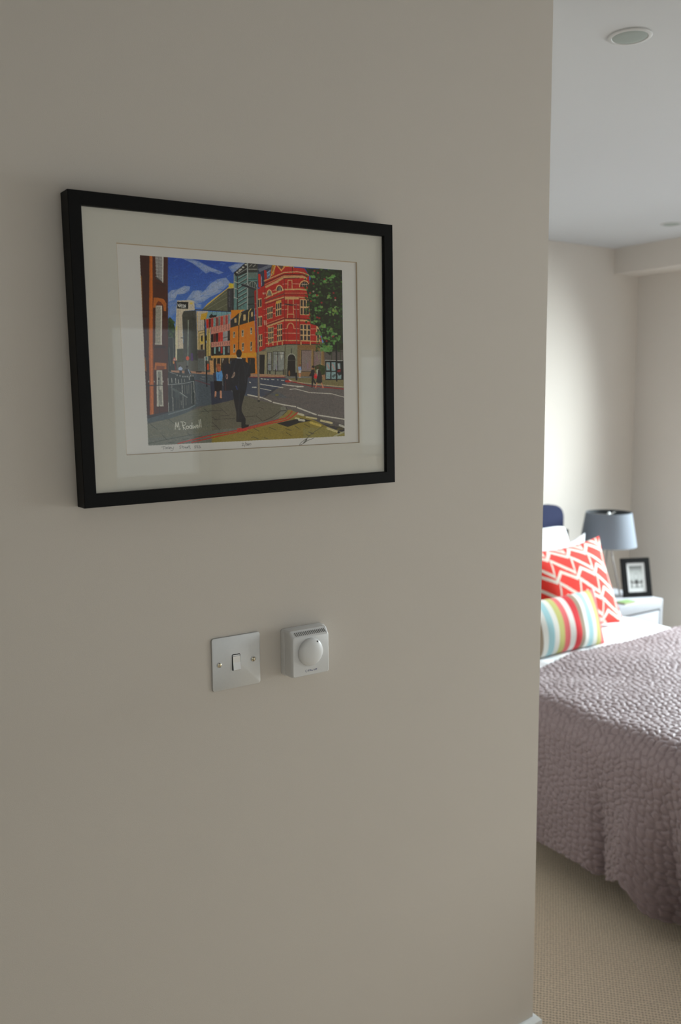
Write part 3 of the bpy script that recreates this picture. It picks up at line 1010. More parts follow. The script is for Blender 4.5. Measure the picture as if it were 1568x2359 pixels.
fill('D', [(640, 398), (1025, 405), (1010, 430), (720, 440), (650, 425)], (92, 92, 88))
line('D', [(100, 410), (660, 416)], 9, (118, 34, 36))
fill('D', [(690, 430), (1020, 425), (1200, 412), (1465, 450), (1465, 560), (1150, 525), (870, 495), (740, 462)], (100, 92, 62))
line('D', [(720, 455), (790, 480), (870, 490), (1100, 515), (1465, 550)], 11, (156, 140, 112))
line('D', [(665, 470), (790, 485), (1000, 535), (1465, 578)], 15, (120, 40, 40))
ell('D', 690, 470, 40, 18, (150, 46, 38))

# road markings
WH = (164, 160, 150)
for pts, w in (([(310, 510), (625, 560)], 12), ([(615, 515), (760, 535), (910, 545)], 13), ([(310, 570), (465, 600)], 9), ([(720, 582), (800, 576), (980, 625)], 11),
               ([(985, 627), (1310, 645)], 11), ([(1320, 650), (1475, 692)], 10), ([(135, 658), (340, 700), (460, 750)], 17), ([(490, 765), (620, 795), (800, 825)], 17),
               ([(825, 836), (950, 885), (1085, 935)], 19), ([(1115, 942), (1475, 1000)], 17), ([(200, 555), (250, 555)], 16), ([(160, 484), (172, 490)], 14),
               ([(320, 435), (340, 438)], 13), ([(362, 440), (385, 442)], 13), ([(408, 446), (425, 448)], 11), ([(465, 446), (500, 448)], 10), ([(545, 450), (560, 452)], 10), ([(600, 456), (640, 460)], 9),
               ([(820, 548), (900, 546)], 17), ([(712, 452), (735, 466)], 14)):
    line('D', pts, w, WH)
line('D', [(1000, 985), (1475, 1130)], 110, (72, 68, 66))
fill('D', [(1150, 1060), (1300, 1090), (1475, 1120), (1475, 1170), (1420, 1165)], (44, 42, 46))

# near pavement and yellow paving
fill('X', [(335, 980), (392, 963), (452, 943), (489, 931), (530, 923), (556, 908), (596, 922), (650, 933), (664, 943), (640, 965), (600, 975), (540, 990), (440, 1018), (405, 1025), (335, 1032)], (92, 92, 80))
fill('X', [(489, 932), (530, 923), (556, 908), (596, 922), (650, 933), (664, 943), (640, 965), (600, 972), (540, 988), (489, 1005)], (84, 80, 68))
fill('X', [(335, 1010), (420, 1005), (500, 990), (560, 985), (560, 1020), (340, 1030)], (90, 92, 84))
fill('X', [(489, 1004), (550, 993), (600, 979), (655, 964), (675, 946), (690, 952), (720, 965), (760, 985), (800, 1000), (800, 1012), (489, 1022)], (114, 100, 44))
fill('X', [(640, 968), (660, 945), (672, 944), (692, 954), (680, 968), (600, 986)], (118, 104, 54))
fill('X', [(700, 985), (760, 985), (798, 998), (798, 1008), (700, 1010)], (112, 106, 62), .7)
for _ in range(120):
    x, y = rng.uniform(0, 1450), rng.uniform(1080, 1300)
    line('D', [(x, y), (x + rng.uniform(30, 110), y - rng.uniform(0, 20))], rng.uniform(8, 22), rng.choice([(122, 108, 50), (104, 92, 40), (112, 102, 58), (128, 112, 44)]), .3 if y > 1180 - x * .12 else 0.0)
for _ in range(80):
    x, y = rng.uniform(200, 1060), rng.uniform(880, 1320)
    line('C', [(x, y), (x + rng.uniform(30, 110), y - rng.uniform(0, 20))], rng.uniform(8, 24), rng.choice([(98, 98, 86), (86, 87, 76), (104, 102, 88), (88, 92, 86)]), .3 if y > 1080 - x * .22 else 0.0)
for pts in ([(230, 1070), (320, 1140)], [(480, 1000), (565, 1065)], [(390, 1215), (455, 1285)], [(200, 1335), (560, 1260), (800, 1215)], [(680, 1285), (760, 1265)], [(480, 1325), (560, 1318)],
            [(930, 895), (1090, 880), (1230, 880)], [(975, 855), (1040, 905)], [(1080, 965), (1130, 1000)], [(1110, 1005), (1400, 985)], [(1205, 845), (1295, 930)], [(1190, 955), (1330, 945)],
            [(1090, 1040), (1190, 1145)], [(1080, 1100), (1160, 1090)], [(735, 1185), (775, 1218)], [(840, 1250), (940, 1235)]):
    line('C', pts, 7, (48, 48, 44), .8)
for pts in ([(130, 1170), (200, 1185)], [(220, 1125), (290, 1165)], [(360, 1255), (420, 1275)], [(185, 1255), (215, 1242), (280, 1275)], [(430, 1110), (530, 1150)], [(660, 1130), (740, 1155)],
            [(790, 1095), (850, 1130)], [(920, 1070), (990, 1100)], [(670, 1185), (740, 1225)], [(980, 1180), (1060, 1200)], [(950, 1215), (1000, 1230)], [(50, 965), (240, 955)], [(340, 1025), (250, 950)], [(290, 830), (360, 860)]):
    line('D', pts, 7, (50, 46, 34), .8)
fill('D', [(585, 835), (640, 815), (682, 860), (672, 900), (600, 960), (480, 1010), (560, 950), (600, 880)], (98, 98, 88))
line('D', [(350, 1025), (480, 968), (590, 885), (670, 875)], 8, (44, 44, 40))
line('D', [(670, 830), (684, 880), (620, 945)], 7, (50, 50, 46))
RL = (152, 44, 34)
line('C', [(610, 1338), (900, 1262), (1100, 1212), (1330, 1175), (1568, 1125)], 13, RL)
line('C', [(800, 1322), (1100, 1252), (1330, 1200), (1568, 1150)], 13, RL)
line('D', [(-10, 1135), (150, 1110), (330, 1065), (540, 1012), (660, 985), (720, 935), (750, 890)], 15, RL)
line('D', [(-10, 1165), (200, 1120), (420, 1062), (600, 1030), (700, 1000), (780, 945), (828, 905)], 15, RL)
fill('D', [(540, 1056), (860, 985), (1028, 1018), (850, 1050), (690, 1106)], (33, 31, 31))
for pts, w, c in (([(838, 922), (905, 942)], 30, (160, 154, 132)), ([(800, 985), (845, 993)], 24, (158, 152, 112)), ([(950, 968), (1090, 992)], 24, (162, 152, 110)),
                  ([(1155, 1018), (1300, 1052)], 30, (164, 154, 118)), ([(1415, 1082), (1480, 1108)], 30, (150, 148, 138)), ([(1245, 1125), (1375, 1172)], 32, (158, 148, 104)),
                  ([(1010, 1045), (1140, 1088)], 34, (160, 142, 70)), ([(850, 1008), (920, 1018)], 30, (158, 154, 140))):
    line('D', pts, w, c)
ell('D', 1400, 1182, 18, 16, (30, 30, 28))
line('D', [(1340, 1235), (1475, 1175)], 22, (140, 138, 116), .8)

# railing
fill('C', [(470, 340), (560, 345), (830, 395), (845, 470), (862, 800), (740, 845), (480, 895)], (42, 46, 46))
for x, y0, y1, c in ((472, 430, 520, 150), (524, 430, 490, 160), (577, 430, 495, 160), (617, 450, 495, 160), (660, 440, 490, 120), (700, 440, 480, 120), (765, 400, 450, 160), (478, 770, 890, 130),
                     (526, 510, 700, 120), (540, 700, 885, 140), (668, 520, 640, 150), (680, 660, 845, 110), (735, 530, 640, 90), (760, 520, 640, 80), (800, 500, 780, 110), (832, 470, 620, 150), (845, 620, 780, 140),
                     (700, 520, 640, 80), (720, 690, 800, 90), (655, 740, 800, 100), (590, 560, 840, 66), (625, 560, 850, 66)):
    line('C', [(x, y0), (x + 4, y1)], 8, (c, c, c - 5))
line('C', [(470, 518), (560, 512), (690, 502), (830, 470)], 9, (120, 124, 124))
line('C', [(500, 345), (580, 372)], 8, (110, 112, 112))
for x in (600, 640, 680, 710, 740, 790, 820):
    ell('C', x, 385 + (x % 3) * 10, 8, 12, (150, 150, 146), .8)
fill('C', [(490, 540), (560, 570), (640, 620), (740, 690), (700, 690), (560, 610)], (80, 86, 86), .7)
line('C', [(640, 625), (740, 695)], 9, (126, 130, 128))
ell('C', 600, 660, 36, 50, (58, 66, 66), .7)
fill('C', [(180, 990), (270, 958), (480, 900), (740, 845), (862, 785), (872, 830), (720, 915), (480, 995), (190, 1055)], (62, 70, 74))
line('C', [(480, 930), (600, 895), (760, 850), (850, 800)], 12, (96, 104, 104))
fill('C', [(160, 950), (480, 890), (470, 910), (180, 995)], (46, 42, 44))

# signs and small figures
fill('C', [(560, 135), (595, 185), (535, 185)], (170, 70, 60))
fill('C', [(561, 152), (582, 180), (546, 180)], (160, 150, 140))
line('C', [(562, 190), (580, 310)], 13, (96, 40, 40))
ell('C', 550, 208, 12, 20, (168, 118, 60))
ell('C', 745, 150, 22, 30, (206, 72, 44))
fill('C', [(790, 82), (820, 82), (822, 185), (792, 185)], (76, 56, 96))
ell('C', 638, 262, 12, 16, (60, 48, 44))
fill('C', [(612, 285), (650, 262), (676, 290), (668, 320), (620, 318)], (140, 152, 176))
fill('C', [(630, 318), (668, 320), (662, 372), (632, 372)], (40, 40, 44))
ell('C', 738, 268, 14, 18, (36, 33, 34))
fill('C', [(705, 310), (740, 288), (760, 310), (798, 350), (790, 375), (700, 380)], (40, 40, 42))
line('C', [(755, 310), (780, 365)], 14, (120, 134, 150))
fill('C', [(975, 122), (1032, 122), (1034, 186), (978, 188)], (150, 150, 144))
fill('C', [(995, 135), (1015, 135), (1014, 172), (996, 172)], (70, 110, 110))
line('C', [(1005, 185), (1012, 540)], 17, (44, 44, 46))
fill('C', [(1015, 228), (1042, 228), (1042, 312), (1016, 312)], (206, 72, 44))
line('C', [(985, 190), (990, 330)], 12, (150, 152, 146), .8)
fill('C', [(860, 330), (940, 330), (938, 350), (862, 350)], (60, 52, 50))
line('C', [(940, 405), (985, 408)], 7, (128, 130, 130))
line('C', [(920, 435), (975, 445)], 7, (128, 130, 130))
line('C', [(850, 455), (1060, 520)], 13, (92, 56, 62), .8)
fill('C', [(1060, 470), (1130, 480), (1340, 590), (1400, 660), (1380, 730), (1080, 800)], (46, 49, 62))

# walkers
fill('C', [(1240, 205), (1290, 190), (1330, 230), (1352, 420), (1350, 600), (1250, 605), (1235, 420)], (36, 34, 40))
ell('C', 1262, 205, 28, 35, (48, 38, 38))
ell('C', 1350, 212, 20, 28, (52, 56, 64))
ell('C', 1292, 405, 15, 38, (140, 108, 96))
ell('C', 1290, 405, 7, 20, (40, 36, 40))
line('C', [(1270, 470), (1272, 600)], 12, (62, 42, 46))
ell('C', 1172, 258, 32, 36, (126, 74, 46))
ell('C', 1182, 300, 27, 36, (150, 84, 54))
fill('C', [(1135, 335), (1175, 345), (1222, 318), (1234, 400), (1220, 470), (1150, 462), (1140, 400)], (76, 124, 172))
fill('C', [(1100, 360), (1138, 335), (1150, 470), (1110, 480)], (50, 52, 66))
line('C', [(1180, 380), (1172, 440)], 11, (52, 92, 146))
fill('C', [(1110, 462), (1228, 472), (1222, 612), (1125, 615)], (32, 29, 32))
line('C', [(1135, 620), (1130, 690)], 25, (166, 118, 94))
line('C', [(1207, 612), (1208, 708)], 27, (170, 122, 98))
line('C', [(1125, 690), (1145, 692)], 12, (26, 24, 26))
line('C', [(1190, 712), (1225, 714)], 12, (26, 24, 26))
SUIT = (31, 32, 38)
fill('X', [(547, 825.5), (538, 829), (534, 834), (530, 856), (531.5, 898), (540, 900.5), (553, 900), (568, 901.5), (571, 884), (572.5, 869.6), (578.5, 866), (579.5, 848), (576, 838), (568, 833), (558, 827), (553, 825.5)], SUIT)
fill('X', [(537, 899), (568, 900), (563, 917), (558.5, 935), (558.5, 948), (567, 964), (567, 972), (562, 979), (557.5, 972), (552, 972), (546, 972), (546, 950), (541, 925)], (27, 27, 31))
fill('X', [(558, 968), (567.5, 966), (567, 978), (575, 978.5), (574, 983), (560, 987), (557.5, 985)], (26, 25, 27))
ell('X', 552, 813.5, 6.4, 9.2, (27, 25, 25))
ell('X', 552, 817, 5.4, 6.5, (30, 27, 26))
line('X', [(547.5, 824), (557.5, 825)], 2.6, (168, 164, 158))
for pts in ([(546, 828), (540, 850), (538, 880)], [(560, 830), (566, 850), (567, 880)], [(552, 850), (551, 895)], [(574, 842), (570, 862)]):
    line('X', pts, 2.2, (42, 44, 54), .6)
fill('C', [(1350, 425), (1370, 385), (1392, 335), (1408, 352), (1402, 392), (1375, 425)], (132, 112, 100))
line('C', [(1375, 400), (1390, 370)], 9, (84, 66, 62))
line('C', [(1420, 540), (1435, 580)], 17, (40, 54, 104), .8)
line('X', [(553, 905), (551, 965)], 1.6, (40, 42, 50), .8)

# people by the shelter
ell('D', 860, 248, 13, 16, (104, 64, 44))
fill('D', [(835, 270), (876, 265), (882, 318), (838, 325)], (112, 132, 166))
fill('D', [(838, 320), (880, 318), (876, 358), (842, 358)], (160, 158, 152))
line('D', [(852, 360), (852, 410)], 13, (168, 112, 84))
line('D', [(866, 360), (864, 405)], 11, (160, 104, 78))
line('D', [(845, 418), (872, 418)], 9, (150, 146, 140))
fill('D', [(1062, 262), (1130, 235), (1212, 262), (1205, 375), (1165, 385), (1090, 380)], (44, 54, 28))
for _ in range(20):
    ell('D', rng.uniform(1080, 1195), rng.uniform(255, 360), 13, 10, rng.choice([(58, 70, 36), (36, 44, 24), (74, 82, 40)]), .6)
fill('D', [(1175, 380), (1208, 378), (1210, 450), (1178, 450)], (130, 96, 66))
ell('D', 1042, 272, 18, 20, (36, 30, 28))
ell('D', 1034, 292, 11, 12, (140, 92, 72))
fill('D', [(1020, 310), (1062, 305), (1072, 400), (1048, 430), (1086, 505), (1068, 510), (1048, 470), (1035, 560), (1020, 560), (1024, 400), (985, 398), (1010, 350)], (32, 30, 33))
ell('D', 1080, 400, 26, 36, (186, 34, 40))
line('D', [(1062, 355), (1075, 390)], 9, (150, 96, 74))
ell('D', 1106, 280, 20, 22, (66, 52, 32))
fill('D', [(1088, 310), (1118, 300), (1118, 370), (1095, 400)], (160, 158, 140))
fill('D', [(1112, 310), (1140, 318), (1165, 400), (1168, 495), (1085, 492), (1100, 400)], (34, 32, 32))
line('D', [(1095, 495), (1080, 555)], 15, (168, 112, 86))
line('D', [(1160, 495), (1180, 550)], 15, (168, 112, 86))
line('D', [(1170, 390), (1170, 400)], 12, (160, 108, 84))
line('D', [(1066, 564), (1092, 566)], 8, (150, 60, 60))
line('D', [(1165, 562), (1194, 560)], 8, (170, 90, 80))
line('D', [(808, 360), (812, 445)], 24, (30, 29, 31))

# shelter, lamp posts
fill('D', [(1212, 180), (1465, 182), (1465, 450), (1215, 455)], (30, 31, 31))
line('D', [(1210, 178), (1450, 186)], 10, (150, 150, 144))
for x0, y0, x1, y1 in ((1226, 208, 1276, 322), (1298, 208, 1355, 326), (1384, 220, 1420, 300), (1222, 340, 1282, 436), (1298, 340, 1358, 438), (1378, 350, 1436, 436)):
    fill('D', [(x0, y0), (x1, y0), (x1, y1), (x0, y1)], (112, 134, 136))
for pts, c in (([(1240, 235), (1262, 290)], (150, 110, 104)), ([(1312, 235), (1340, 300)], (156, 116, 110)), ([(1392, 230), (1412, 290)], (150, 148, 148))):
    line('D', pts, 20, c, .8)
fill('D', [(1300, 395), (1355, 365), (1355, 395), (1320, 425)], (52, 60, 62), .8)
fill('D', [(1376, 320), (1430, 300), (1425, 345), (1380, 345)], (120, 34, 38), .8)
fill('D', [(1380, 350), (1436, 340), (1436, 375), (1400, 395)], (36, 36, 38))
line('D', [(1366, -10), (1372, 465)], 19, (26, 26, 26))
line('B', [(1362, 1350), (1366, 1568)], 16, (28, 28, 27))
line('B', [(262, 560), (270, 1100), (284, 1568)], 24, (112, 98, 88))
line('D', [(278, -5), (282, 380), (290, 740)], 26, (114, 104, 92))
line('D', [(272, 0), (276, 720)], 7, (84, 76, 68))
ell('D', 288, 745, 18, 14, (44, 44, 42))
line('B', [(806, 770), (815, 1345)], 11, (110, 62, 58))
fill('D', [(340, 700), (470, 590), (540, 560), (500, 610), (370, 700)], (52, 54, 58), .7)
ell('D', 540, 660, 26, 16, (106, 100, 46), .7)

# painted signature
SG = (186, 184, 170)
for q in ([(572, 1140), (580, 1042), (601, 1112), (617, 1036), (628, 1144)], [(641, 1134), (645, 1136)], [(668, 1036), (690, 1142)], [(648, 1036), (690, 1034), (718, 1052), (712, 1078), (672, 1090), (722, 1146)],
          [(806, 1046), (808, 1132)], [(820, 1084), (827, 1128), (841, 1098), (852, 1126), (864, 1078)], [(872, 1108), (897, 1100), (888, 1080), (872, 1090), (876, 1118), (898, 1118)], [(904, 1008), (913, 1112)], [(924, 1002), (934, 1110)]):
    line('C', q, 7.5, SG)
arc('C', 742, 1112, 18, 20, 9, SG, 0, 360)
arc('C', 788, 1108, 16, 20, 9, SG, 0, 360)

# brush texture inside the painting
lo = nrg.normal(0, 1, (CH // 6 + 2, CW // 6 + 2, 1)).astype(np.float32)
lo = np.kron(lo[..., 0], np.ones((6, 6), np.float32))[:CH, :CW, None]
fine = nrg.normal(0, 1, (CH // 2 + 1, CW // 2 + 1)).astype(np.float32)
fine = np.kron(fine, np.ones((2, 2), np.float32))[:CH, :CW, None]
canvas = np.where(paint_mask[..., None], canvas * (1 + 0.035 * lo + 0.05 * fine), canvas)

# pencil title, edition number and autograph on the paper margin
PEN = (62, 60, 60)
FREE = dict(free=True)
for q in ([(378, 1386), (432, 1378)], [(404, 1384), (412, 1418)], [(484, 1374), (488, 1414)], [(494, 1402), (510, 1396), (504, 1386), (494, 1394), (498, 1412), (512, 1410)],
          [(518, 1388), (524, 1408), (536, 1404)], [(552, 1382), (544, 1424), (528, 1438), (512, 1432)],
          [(658, 1372), (640, 1370), (632, 1380), (654, 1392), (650, 1404), (630, 1402)], [(676, 1368), (680, 1404), (690, 1402)], [(664, 1384), (694, 1380)], [(697, 1386), (700, 1404)], [(699, 1392), (710, 1384)],
          [(714, 1396), (728, 1392), (722, 1384), (713, 1392), (718, 1404), (730, 1402)], [(736, 1396), (750, 1390), (744, 1382), (735, 1390), (740, 1402), (752, 1400)], [(762, 1362), (766, 1400), (776, 1398)], [(752, 1380), (780, 1374)], [(784, 1398), (780, 1414)],
          [(864, 1370), (846, 1370), (840, 1378), (862, 1388), (858, 1400), (838, 1398)], [(894, 1368), (874, 1370), (878, 1400), (900, 1396)], [(876, 1384), (892, 1382)], [(904, 1376), (914, 1366), (918, 1398)], [(904, 1400), (930, 1396)]):
    line('C', q, 5, PEN, .85, True)
arc('C', 440, 1402, 11, 11, 5, PEN, 0, 360, True, .85)
arc('C', 463, 1400, 10, 11, 5, PEN, 0, 360, True, .85)
for q in ([(54, 1338), (66, 1328), (76, 1338), (54, 1370), (84, 1364)], [(106, 1322), (90, 1384)], [(112, 1334), (128, 1334), (118, 1348), (132, 1356), (122, 1368), (110, 1364)],
          [(146, 1330), (134, 1350), (138, 1364), (150, 1360), (148, 1348), (136, 1350)]):
    line('D', q, 5, PEN, .85, True)
arc('D', 168, 1346, 13, 15, 5, PEN, 0, 360, True, .85)
for q in ([(1190, 1090), (1070, 1168), (980, 1240), (930, 1300), (905, 1340)], [(850, 1362), (870, 1330), (940, 1276), (962, 1268), (950, 1300), (905, 1340), (852, 1364)], [(905, 1340), (960, 1300), (1050, 1264)],
          [(990, 1184), (1040, 1204)], [(925, 1330), (958, 1268)]):
    line('D', q, 6, (60, 58, 54), .9, True)

# homography: print plane (frame-local metres) -> photo pixels
PX0, PX1, PZ0, PZ1 = -0.1697, 0.1732, -0.1314, 0.1362
src = [(PX0, PZ1), (PX1, PZ1), (PX1, PZ0), (PX0, PZ0)]
A_, b_ = [], []
for (x, y), (u, v) in zip(src, QUAD):
    A_ += [[x, y, 1, 0, 0, 0, -u * x, -u * y], [0, 0, 0, x, y, 1, -v * x, -v * y]]
    b_ += [u, v]
HM = np.append(np.linalg.solve(np.array(A_), np.array(b_)), 1).reshape(3, 3)

# box-filter the canvas to one sample per photo pixel and a half
PAPX0, PAPX1, PAPZ0, PAPZ1 = -0.2065, 0.2045, -0.1485, 0.1545
NU, NV = 720, 540
lx = np.linspace(PAPX0, PAPX1, NU)
lz = np.linspace(PAPZ0, PAPZ1, NV)
LX, LZ = np.meshgrid(lx, lz, indexing='ij')
w_ = HM[2, 0] * LX + HM[2, 1] * LZ + HM[2, 2]
U = (HM[0, 0] * LX + HM[0, 1] * LZ + HM[0, 2]) / w_
V = (HM[1, 0] * LX + HM[1, 1] * LZ + HM[1, 2]) / w_
acc = np.zeros((NU, NV, 3), np.float32)
for du in (-1, 0, 1):
    for dv in (-1, 0, 1):
        iu = np.clip(((U - CX0) * SS + du).astype(int), 0, CW - 1)
        iv = np.clip(((V - CY0) * SS + dv).astype(int), 0, CH - 1)
        acc += canvas[iv, iu]
acc /= 9 * 255.0
acc = np.clip(acc, 0, 1)
lin = np.where(acc <= 0.04045, acc / 12.92, ((acc + 0.055) / 1.055) ** 2.4)
ALBEDO_GAIN = 0.76 / s2l((166, 164, 160))[1]       # the paper's white is 0.80; everything printed scales with it
print_col = np.clip(lin * ALBEDO_GAIN - 0.012, 0.004, 0.88)

# ---------------------------------------------------------------- framed print
FX, FZ, FW, FH, FT, TH = 0.6654, 0.0710 + 1.53, 0.5407, 0.4280, 0.0122, 0.0312
frame = thing('framed_picture', 'large black framed street painting print hanging on the near grey wall', 'picture', (FX, 0, FZ))
cF, sF = math.cos(FT), math.sin(FT)


def fl(a, y, b):
    return (FX + cF * a - sF * b, y, FZ + sF * a + cF * b)


OW, OH = FW / 2, FH / 2
IW, IH = 0.2525, 0.1950
corners_o = [(-OW, OH), (OW, OH), (OW, -OH), (-OW, -OH)]
corners_i = [(-IW, IH), (IW, IH), (IW, -IH), (-IW, -IH)]
for k in range(4):
    j = (k + 1) % 4
    o0, o1, i0, i1 = corners_o[k], corners_o[j], corners_i[k], corners_i[j]
    bm = bmesh.new()
    rows = []
    for o_, i_ in ((o0, i0), (o1, i1)):
        e = 0.0008
        ox, oz = o_
        ix, iz = i_
        dx, dz = (ix - ox), (iz - oz)
        s = e / 0.018
        prof = [(ox, -0.001, oz), (ox, -TH + e, oz), (ox + dx * s, -TH, oz + dz * s), (ix - dx * s, -TH, iz - dz * s), (ix, -TH + e, iz), (ix, -0.001, iz)]
        rows.append([bm.verts.new(fl(*p)) for p in prof])
    n = 6
    for q in range(n):
        r = (q + 1) % n
        bm.faces.new((rows[0][q], rows[0][r], rows[1][r], rows[1][q]))
    bm.faces.new(rows[0])
    bm.faces.new(rows[1][::-1])
    bmesh.ops.recalc_face_normals(bm, faces=bm.faces[:])
    bmobj('frame_rail', bm, BLACKF, frame)


def flbox(x0, x1, y0, y1, z0, z1):
    bm = box(x0, x1, y0, y1, z0, z1)
    for v in bm.verts:
        v.co = Vector(fl(v.co.x, v.co.y, v.co.z))
    return bm


bmobj('backing_board', flbox(-IW + .0005, IW - .0005, -0.0195, -0.004, -IH + .0005, IH - .0005), BACKB, frame)
# mat board with a bevelled window
MX0, MX1, MZ0, MZ1 = -0.2040, 0.2016, -0.1437, 0.1505
yM, yB = -0.0245, -0.0226
bm = bmesh.new()
oc = [bm.verts.new(fl(a, yM, b)) for a, b in ((-IW + .0004, IH - .0004), (IW - .0004, IH - .0004), (IW - .0004, -IH + .0004), (-IW + .0004, -IH + .0004))]
ic = [bm.verts.new(fl(a, yM, b)) for a, b in ((MX0, MZ1), (MX1, MZ1), (MX1, MZ0), (MX0, MZ0))]
for k in range(4):
    bm.faces.new((oc[k], ic[k], ic[(k + 1) % 4], oc[(k + 1) % 4]))
mb = bmobj('mat_board', bm, MATB, frame)
bm = bmesh.new()
e = 0.0011
ic = [bm.verts.new(fl(a, yM, b)) for a, b in ((MX0, MZ1), (MX1, MZ1), (MX1, MZ0), (MX0, MZ0))]
jc = [bm.verts.new(fl(a, yB, b)) for a, b in ((MX0 + e, MZ1 - e), (MX1 - e, MZ1 - e), (MX1 - e, MZ0 + e), (MX0 + e, MZ0 + e))]
for k in range(4):
    bm.faces.new((ic[k], jc[k], jc[(k + 1) % 4], ic[(k + 1) % 4]))
bmobj('mat_bevel', bm, BEVELC, frame)
PRINT = attr_mat('printed_paper', 0.75, 0.15)
pg = np.stack([FX + cF * LX - sF * LZ, np.full_like(LX, -0.0224), FZ + sF * LX + cF * LZ], -1)
gridobj('art_print', pg[:, ::-1], PRINT, frame, colors=print_col[:, ::-1])
bmobj('glass_pane', flbox(-IW + .0003, IW - .0003, -0.0268, -0.0252, -IH + .0003, IH - .0003), GLASS, frame)

# ---------------------------------------------------------------- light switch
SX, SZ = 0.6414, 1.1170


def rounded_plate(hw, hh, r, y_back, y_front, bev, cx, cz, n=6, hole=None):
    """flat plate with rounded corners facing -Y."""
    def loop(ins):
        pts = []
        rr = max(r - ins * .5, 0.0005)
        for qx, qz, a0 in ((1, 1, 0), (-1, 1, 90), (-1, -1, 180), (1, -1, 270)):
            for i in range(n + 1):
                a = math.radians(a0 + 90 * i / n)
                pts.append((cx + qx * (hw - ins - rr) + rr * math.cos(a), cz + qz * (hh - ins - rr) + rr * math.sin(a)))
        return pts
    bm = bmesh.new()
    rings = []
    for ins, y in ((0, y_back), (0, y_front + bev), (bev * .3, y_front + bev * .3), (bev, y_front)):
        rings.append([bm.verts.new((x, y, z)) for x, z in loop(ins)])
    m = len(rings[0])
    for A, B in zip(rings, rings[1:]):
        for i in range(m):
            j = (i + 1) % m
            bm.faces.new((A[i], A[j], B[j], B[i]))
    bm.faces.new(rings[-1])
    bm.faces.new(rings[0][::-1])
    bmesh.ops.recalc_face_normals(bm, faces=bm.faces[:])
    return bm


sw = thing('light_switch', 'square brushed steel light switch with single rocker on the near wall', 'light switch', (SX, 0, SZ))
bmobj('face_plate', rounded_plate(.0430, .0432, .0045, -0.0002, -0.0034, 0.0012, SX, SZ), STEEL, sw, True)
RX, RZ = SX - 0.0008, SZ - 0.0005
bmobj('rocker_surround', rounded_plate(.0075, .0135, .0018, -0.003, -0.0037, 0.0002, RX, RZ), DARKPL, sw, True)
# rocker: top half pressed in, bottom half proud
bm = bmesh.new()
hw = 0.0064
secs = [(0.0125, -0.0036), (0.0103, -0.0040), (0.0096, -0.0048), (0.0005, -0.0052), (-0.0004, -0.0054), (-0.0116, -0.0078), (-0.0124, -0.0072), (-0.0125, -0.0036)]
L_ = [bm.verts.new((RX - hw, y, RZ + z)) for z, y in secs]
R_ = [bm.verts.new((RX + hw, y, RZ + z)) for z, y in secs]
for i in range(len(secs) - 1):
    bm.faces.new((L_[i], L_[i + 1], R_[i + 1], R_[i]))
bm.faces.new(L_[::-1])
bm.faces.new(R_)
bmesh.ops.recalc_face_normals(bm, faces=bm.faces[:])
bmobj('rocker', bm, CHROME, sw, True)
for sx_, ang in ((SX - 0.0305, 84), (SX + 0.0302, 96)):
    bm = bmesh.new()
    rr = lathe(bm, [(0.0047, 0.0034), (0.0047, 0.0037), (0.0041, 0.0041)], (sx_, 0, SZ - 0.0005), '-Y', 24)
    cap(bm, rr[-1])
    bmobj('screw_washer', bm, STEEL, sw, True)
    bm = bmesh.new()
    rr = lathe(bm, [(0.0037, 0.0036), (0.0036, 0.0043), (0.0028, 0.0050), (0.0014, 0.0053)], (sx_, 0, SZ - 0.0005), '-Y', 20)
    cap(bm, rr[-1])
    sc = bmobj('screw', bm, BRASS, sw, True)
    bm = box(-0.0035, 0.0035, -0.00545, -0.0045, -0.0005, 0.0005)
    bmesh.ops.rotate(bm, verts=bm.verts, cent=(0, 0, 0), matrix=Matrix.Rotation(math.radians(ang), 3, 'Y'))
    bmesh.ops.translate(bm, verts=bm.verts, vec=(sx_, 0, SZ - 0.0005))
    bmobj('screw_slot', bm, DARKPL, sc)

# ---------------------------------------------------------------- room thermostat
TX, TZ = 0.7615, 1.1180
th = thing('thermostat', 'white plastic room thermostat with round dial, right of the steel switch', 'thermostat', (TX, 0, TZ))
bmobj('base', rounded_plate(.0405, .0390, .0055, -0.0002, -0.0120, 0.0015, TX + .0035, TZ), WPLAST, th, True)


def cover_bm(cx, cz):
    """box with softly sloped top edge carrying the vents; facing -Y."""
    bm = bmesh.new()

    def loop(hw, hh, r, y, dz=0.0):
        pts = []
        for qx, qz, a0 in ((1, 1, 0), (-1, 1, 90), (-1, -1, 180), (1, -1, 270)):
            for i in range(7):
                a = math.radians(a0 + 90 * i / 6)
                pts.append(bm.verts.new((cx + qx * (hw - r) + r * math.cos(a), y, cz + qz * (hh - r) + r * math.sin(a) + (dz if qz > 0 else 0))))
        return pts
    rings = [loop(.0362, .0368, .004, -0.0118, .0035), loop(.0362, .0368, .004, -0.0265, .0035), loop(.0360, .0366, .0045, -0.0295, -.0005), loop(.0352, .0358, .004, -0.0342, -.0040), loop(.0338, .0344, .0035, -0.0356, -.0045)]
    m = len(rings[0])
    for A, B in zip(rings, rings[1:]):
        for i in range(m):
            j = (i + 1) % m
            bm.faces.new((A[i], A[j], B[j], B[i]))
    bm.faces.new(rings[-1])
    bm.faces.new(rings[0][::-1])
    bmesh.ops.recalc_face_normals(bm, faces=bm.faces[:])
    return bm


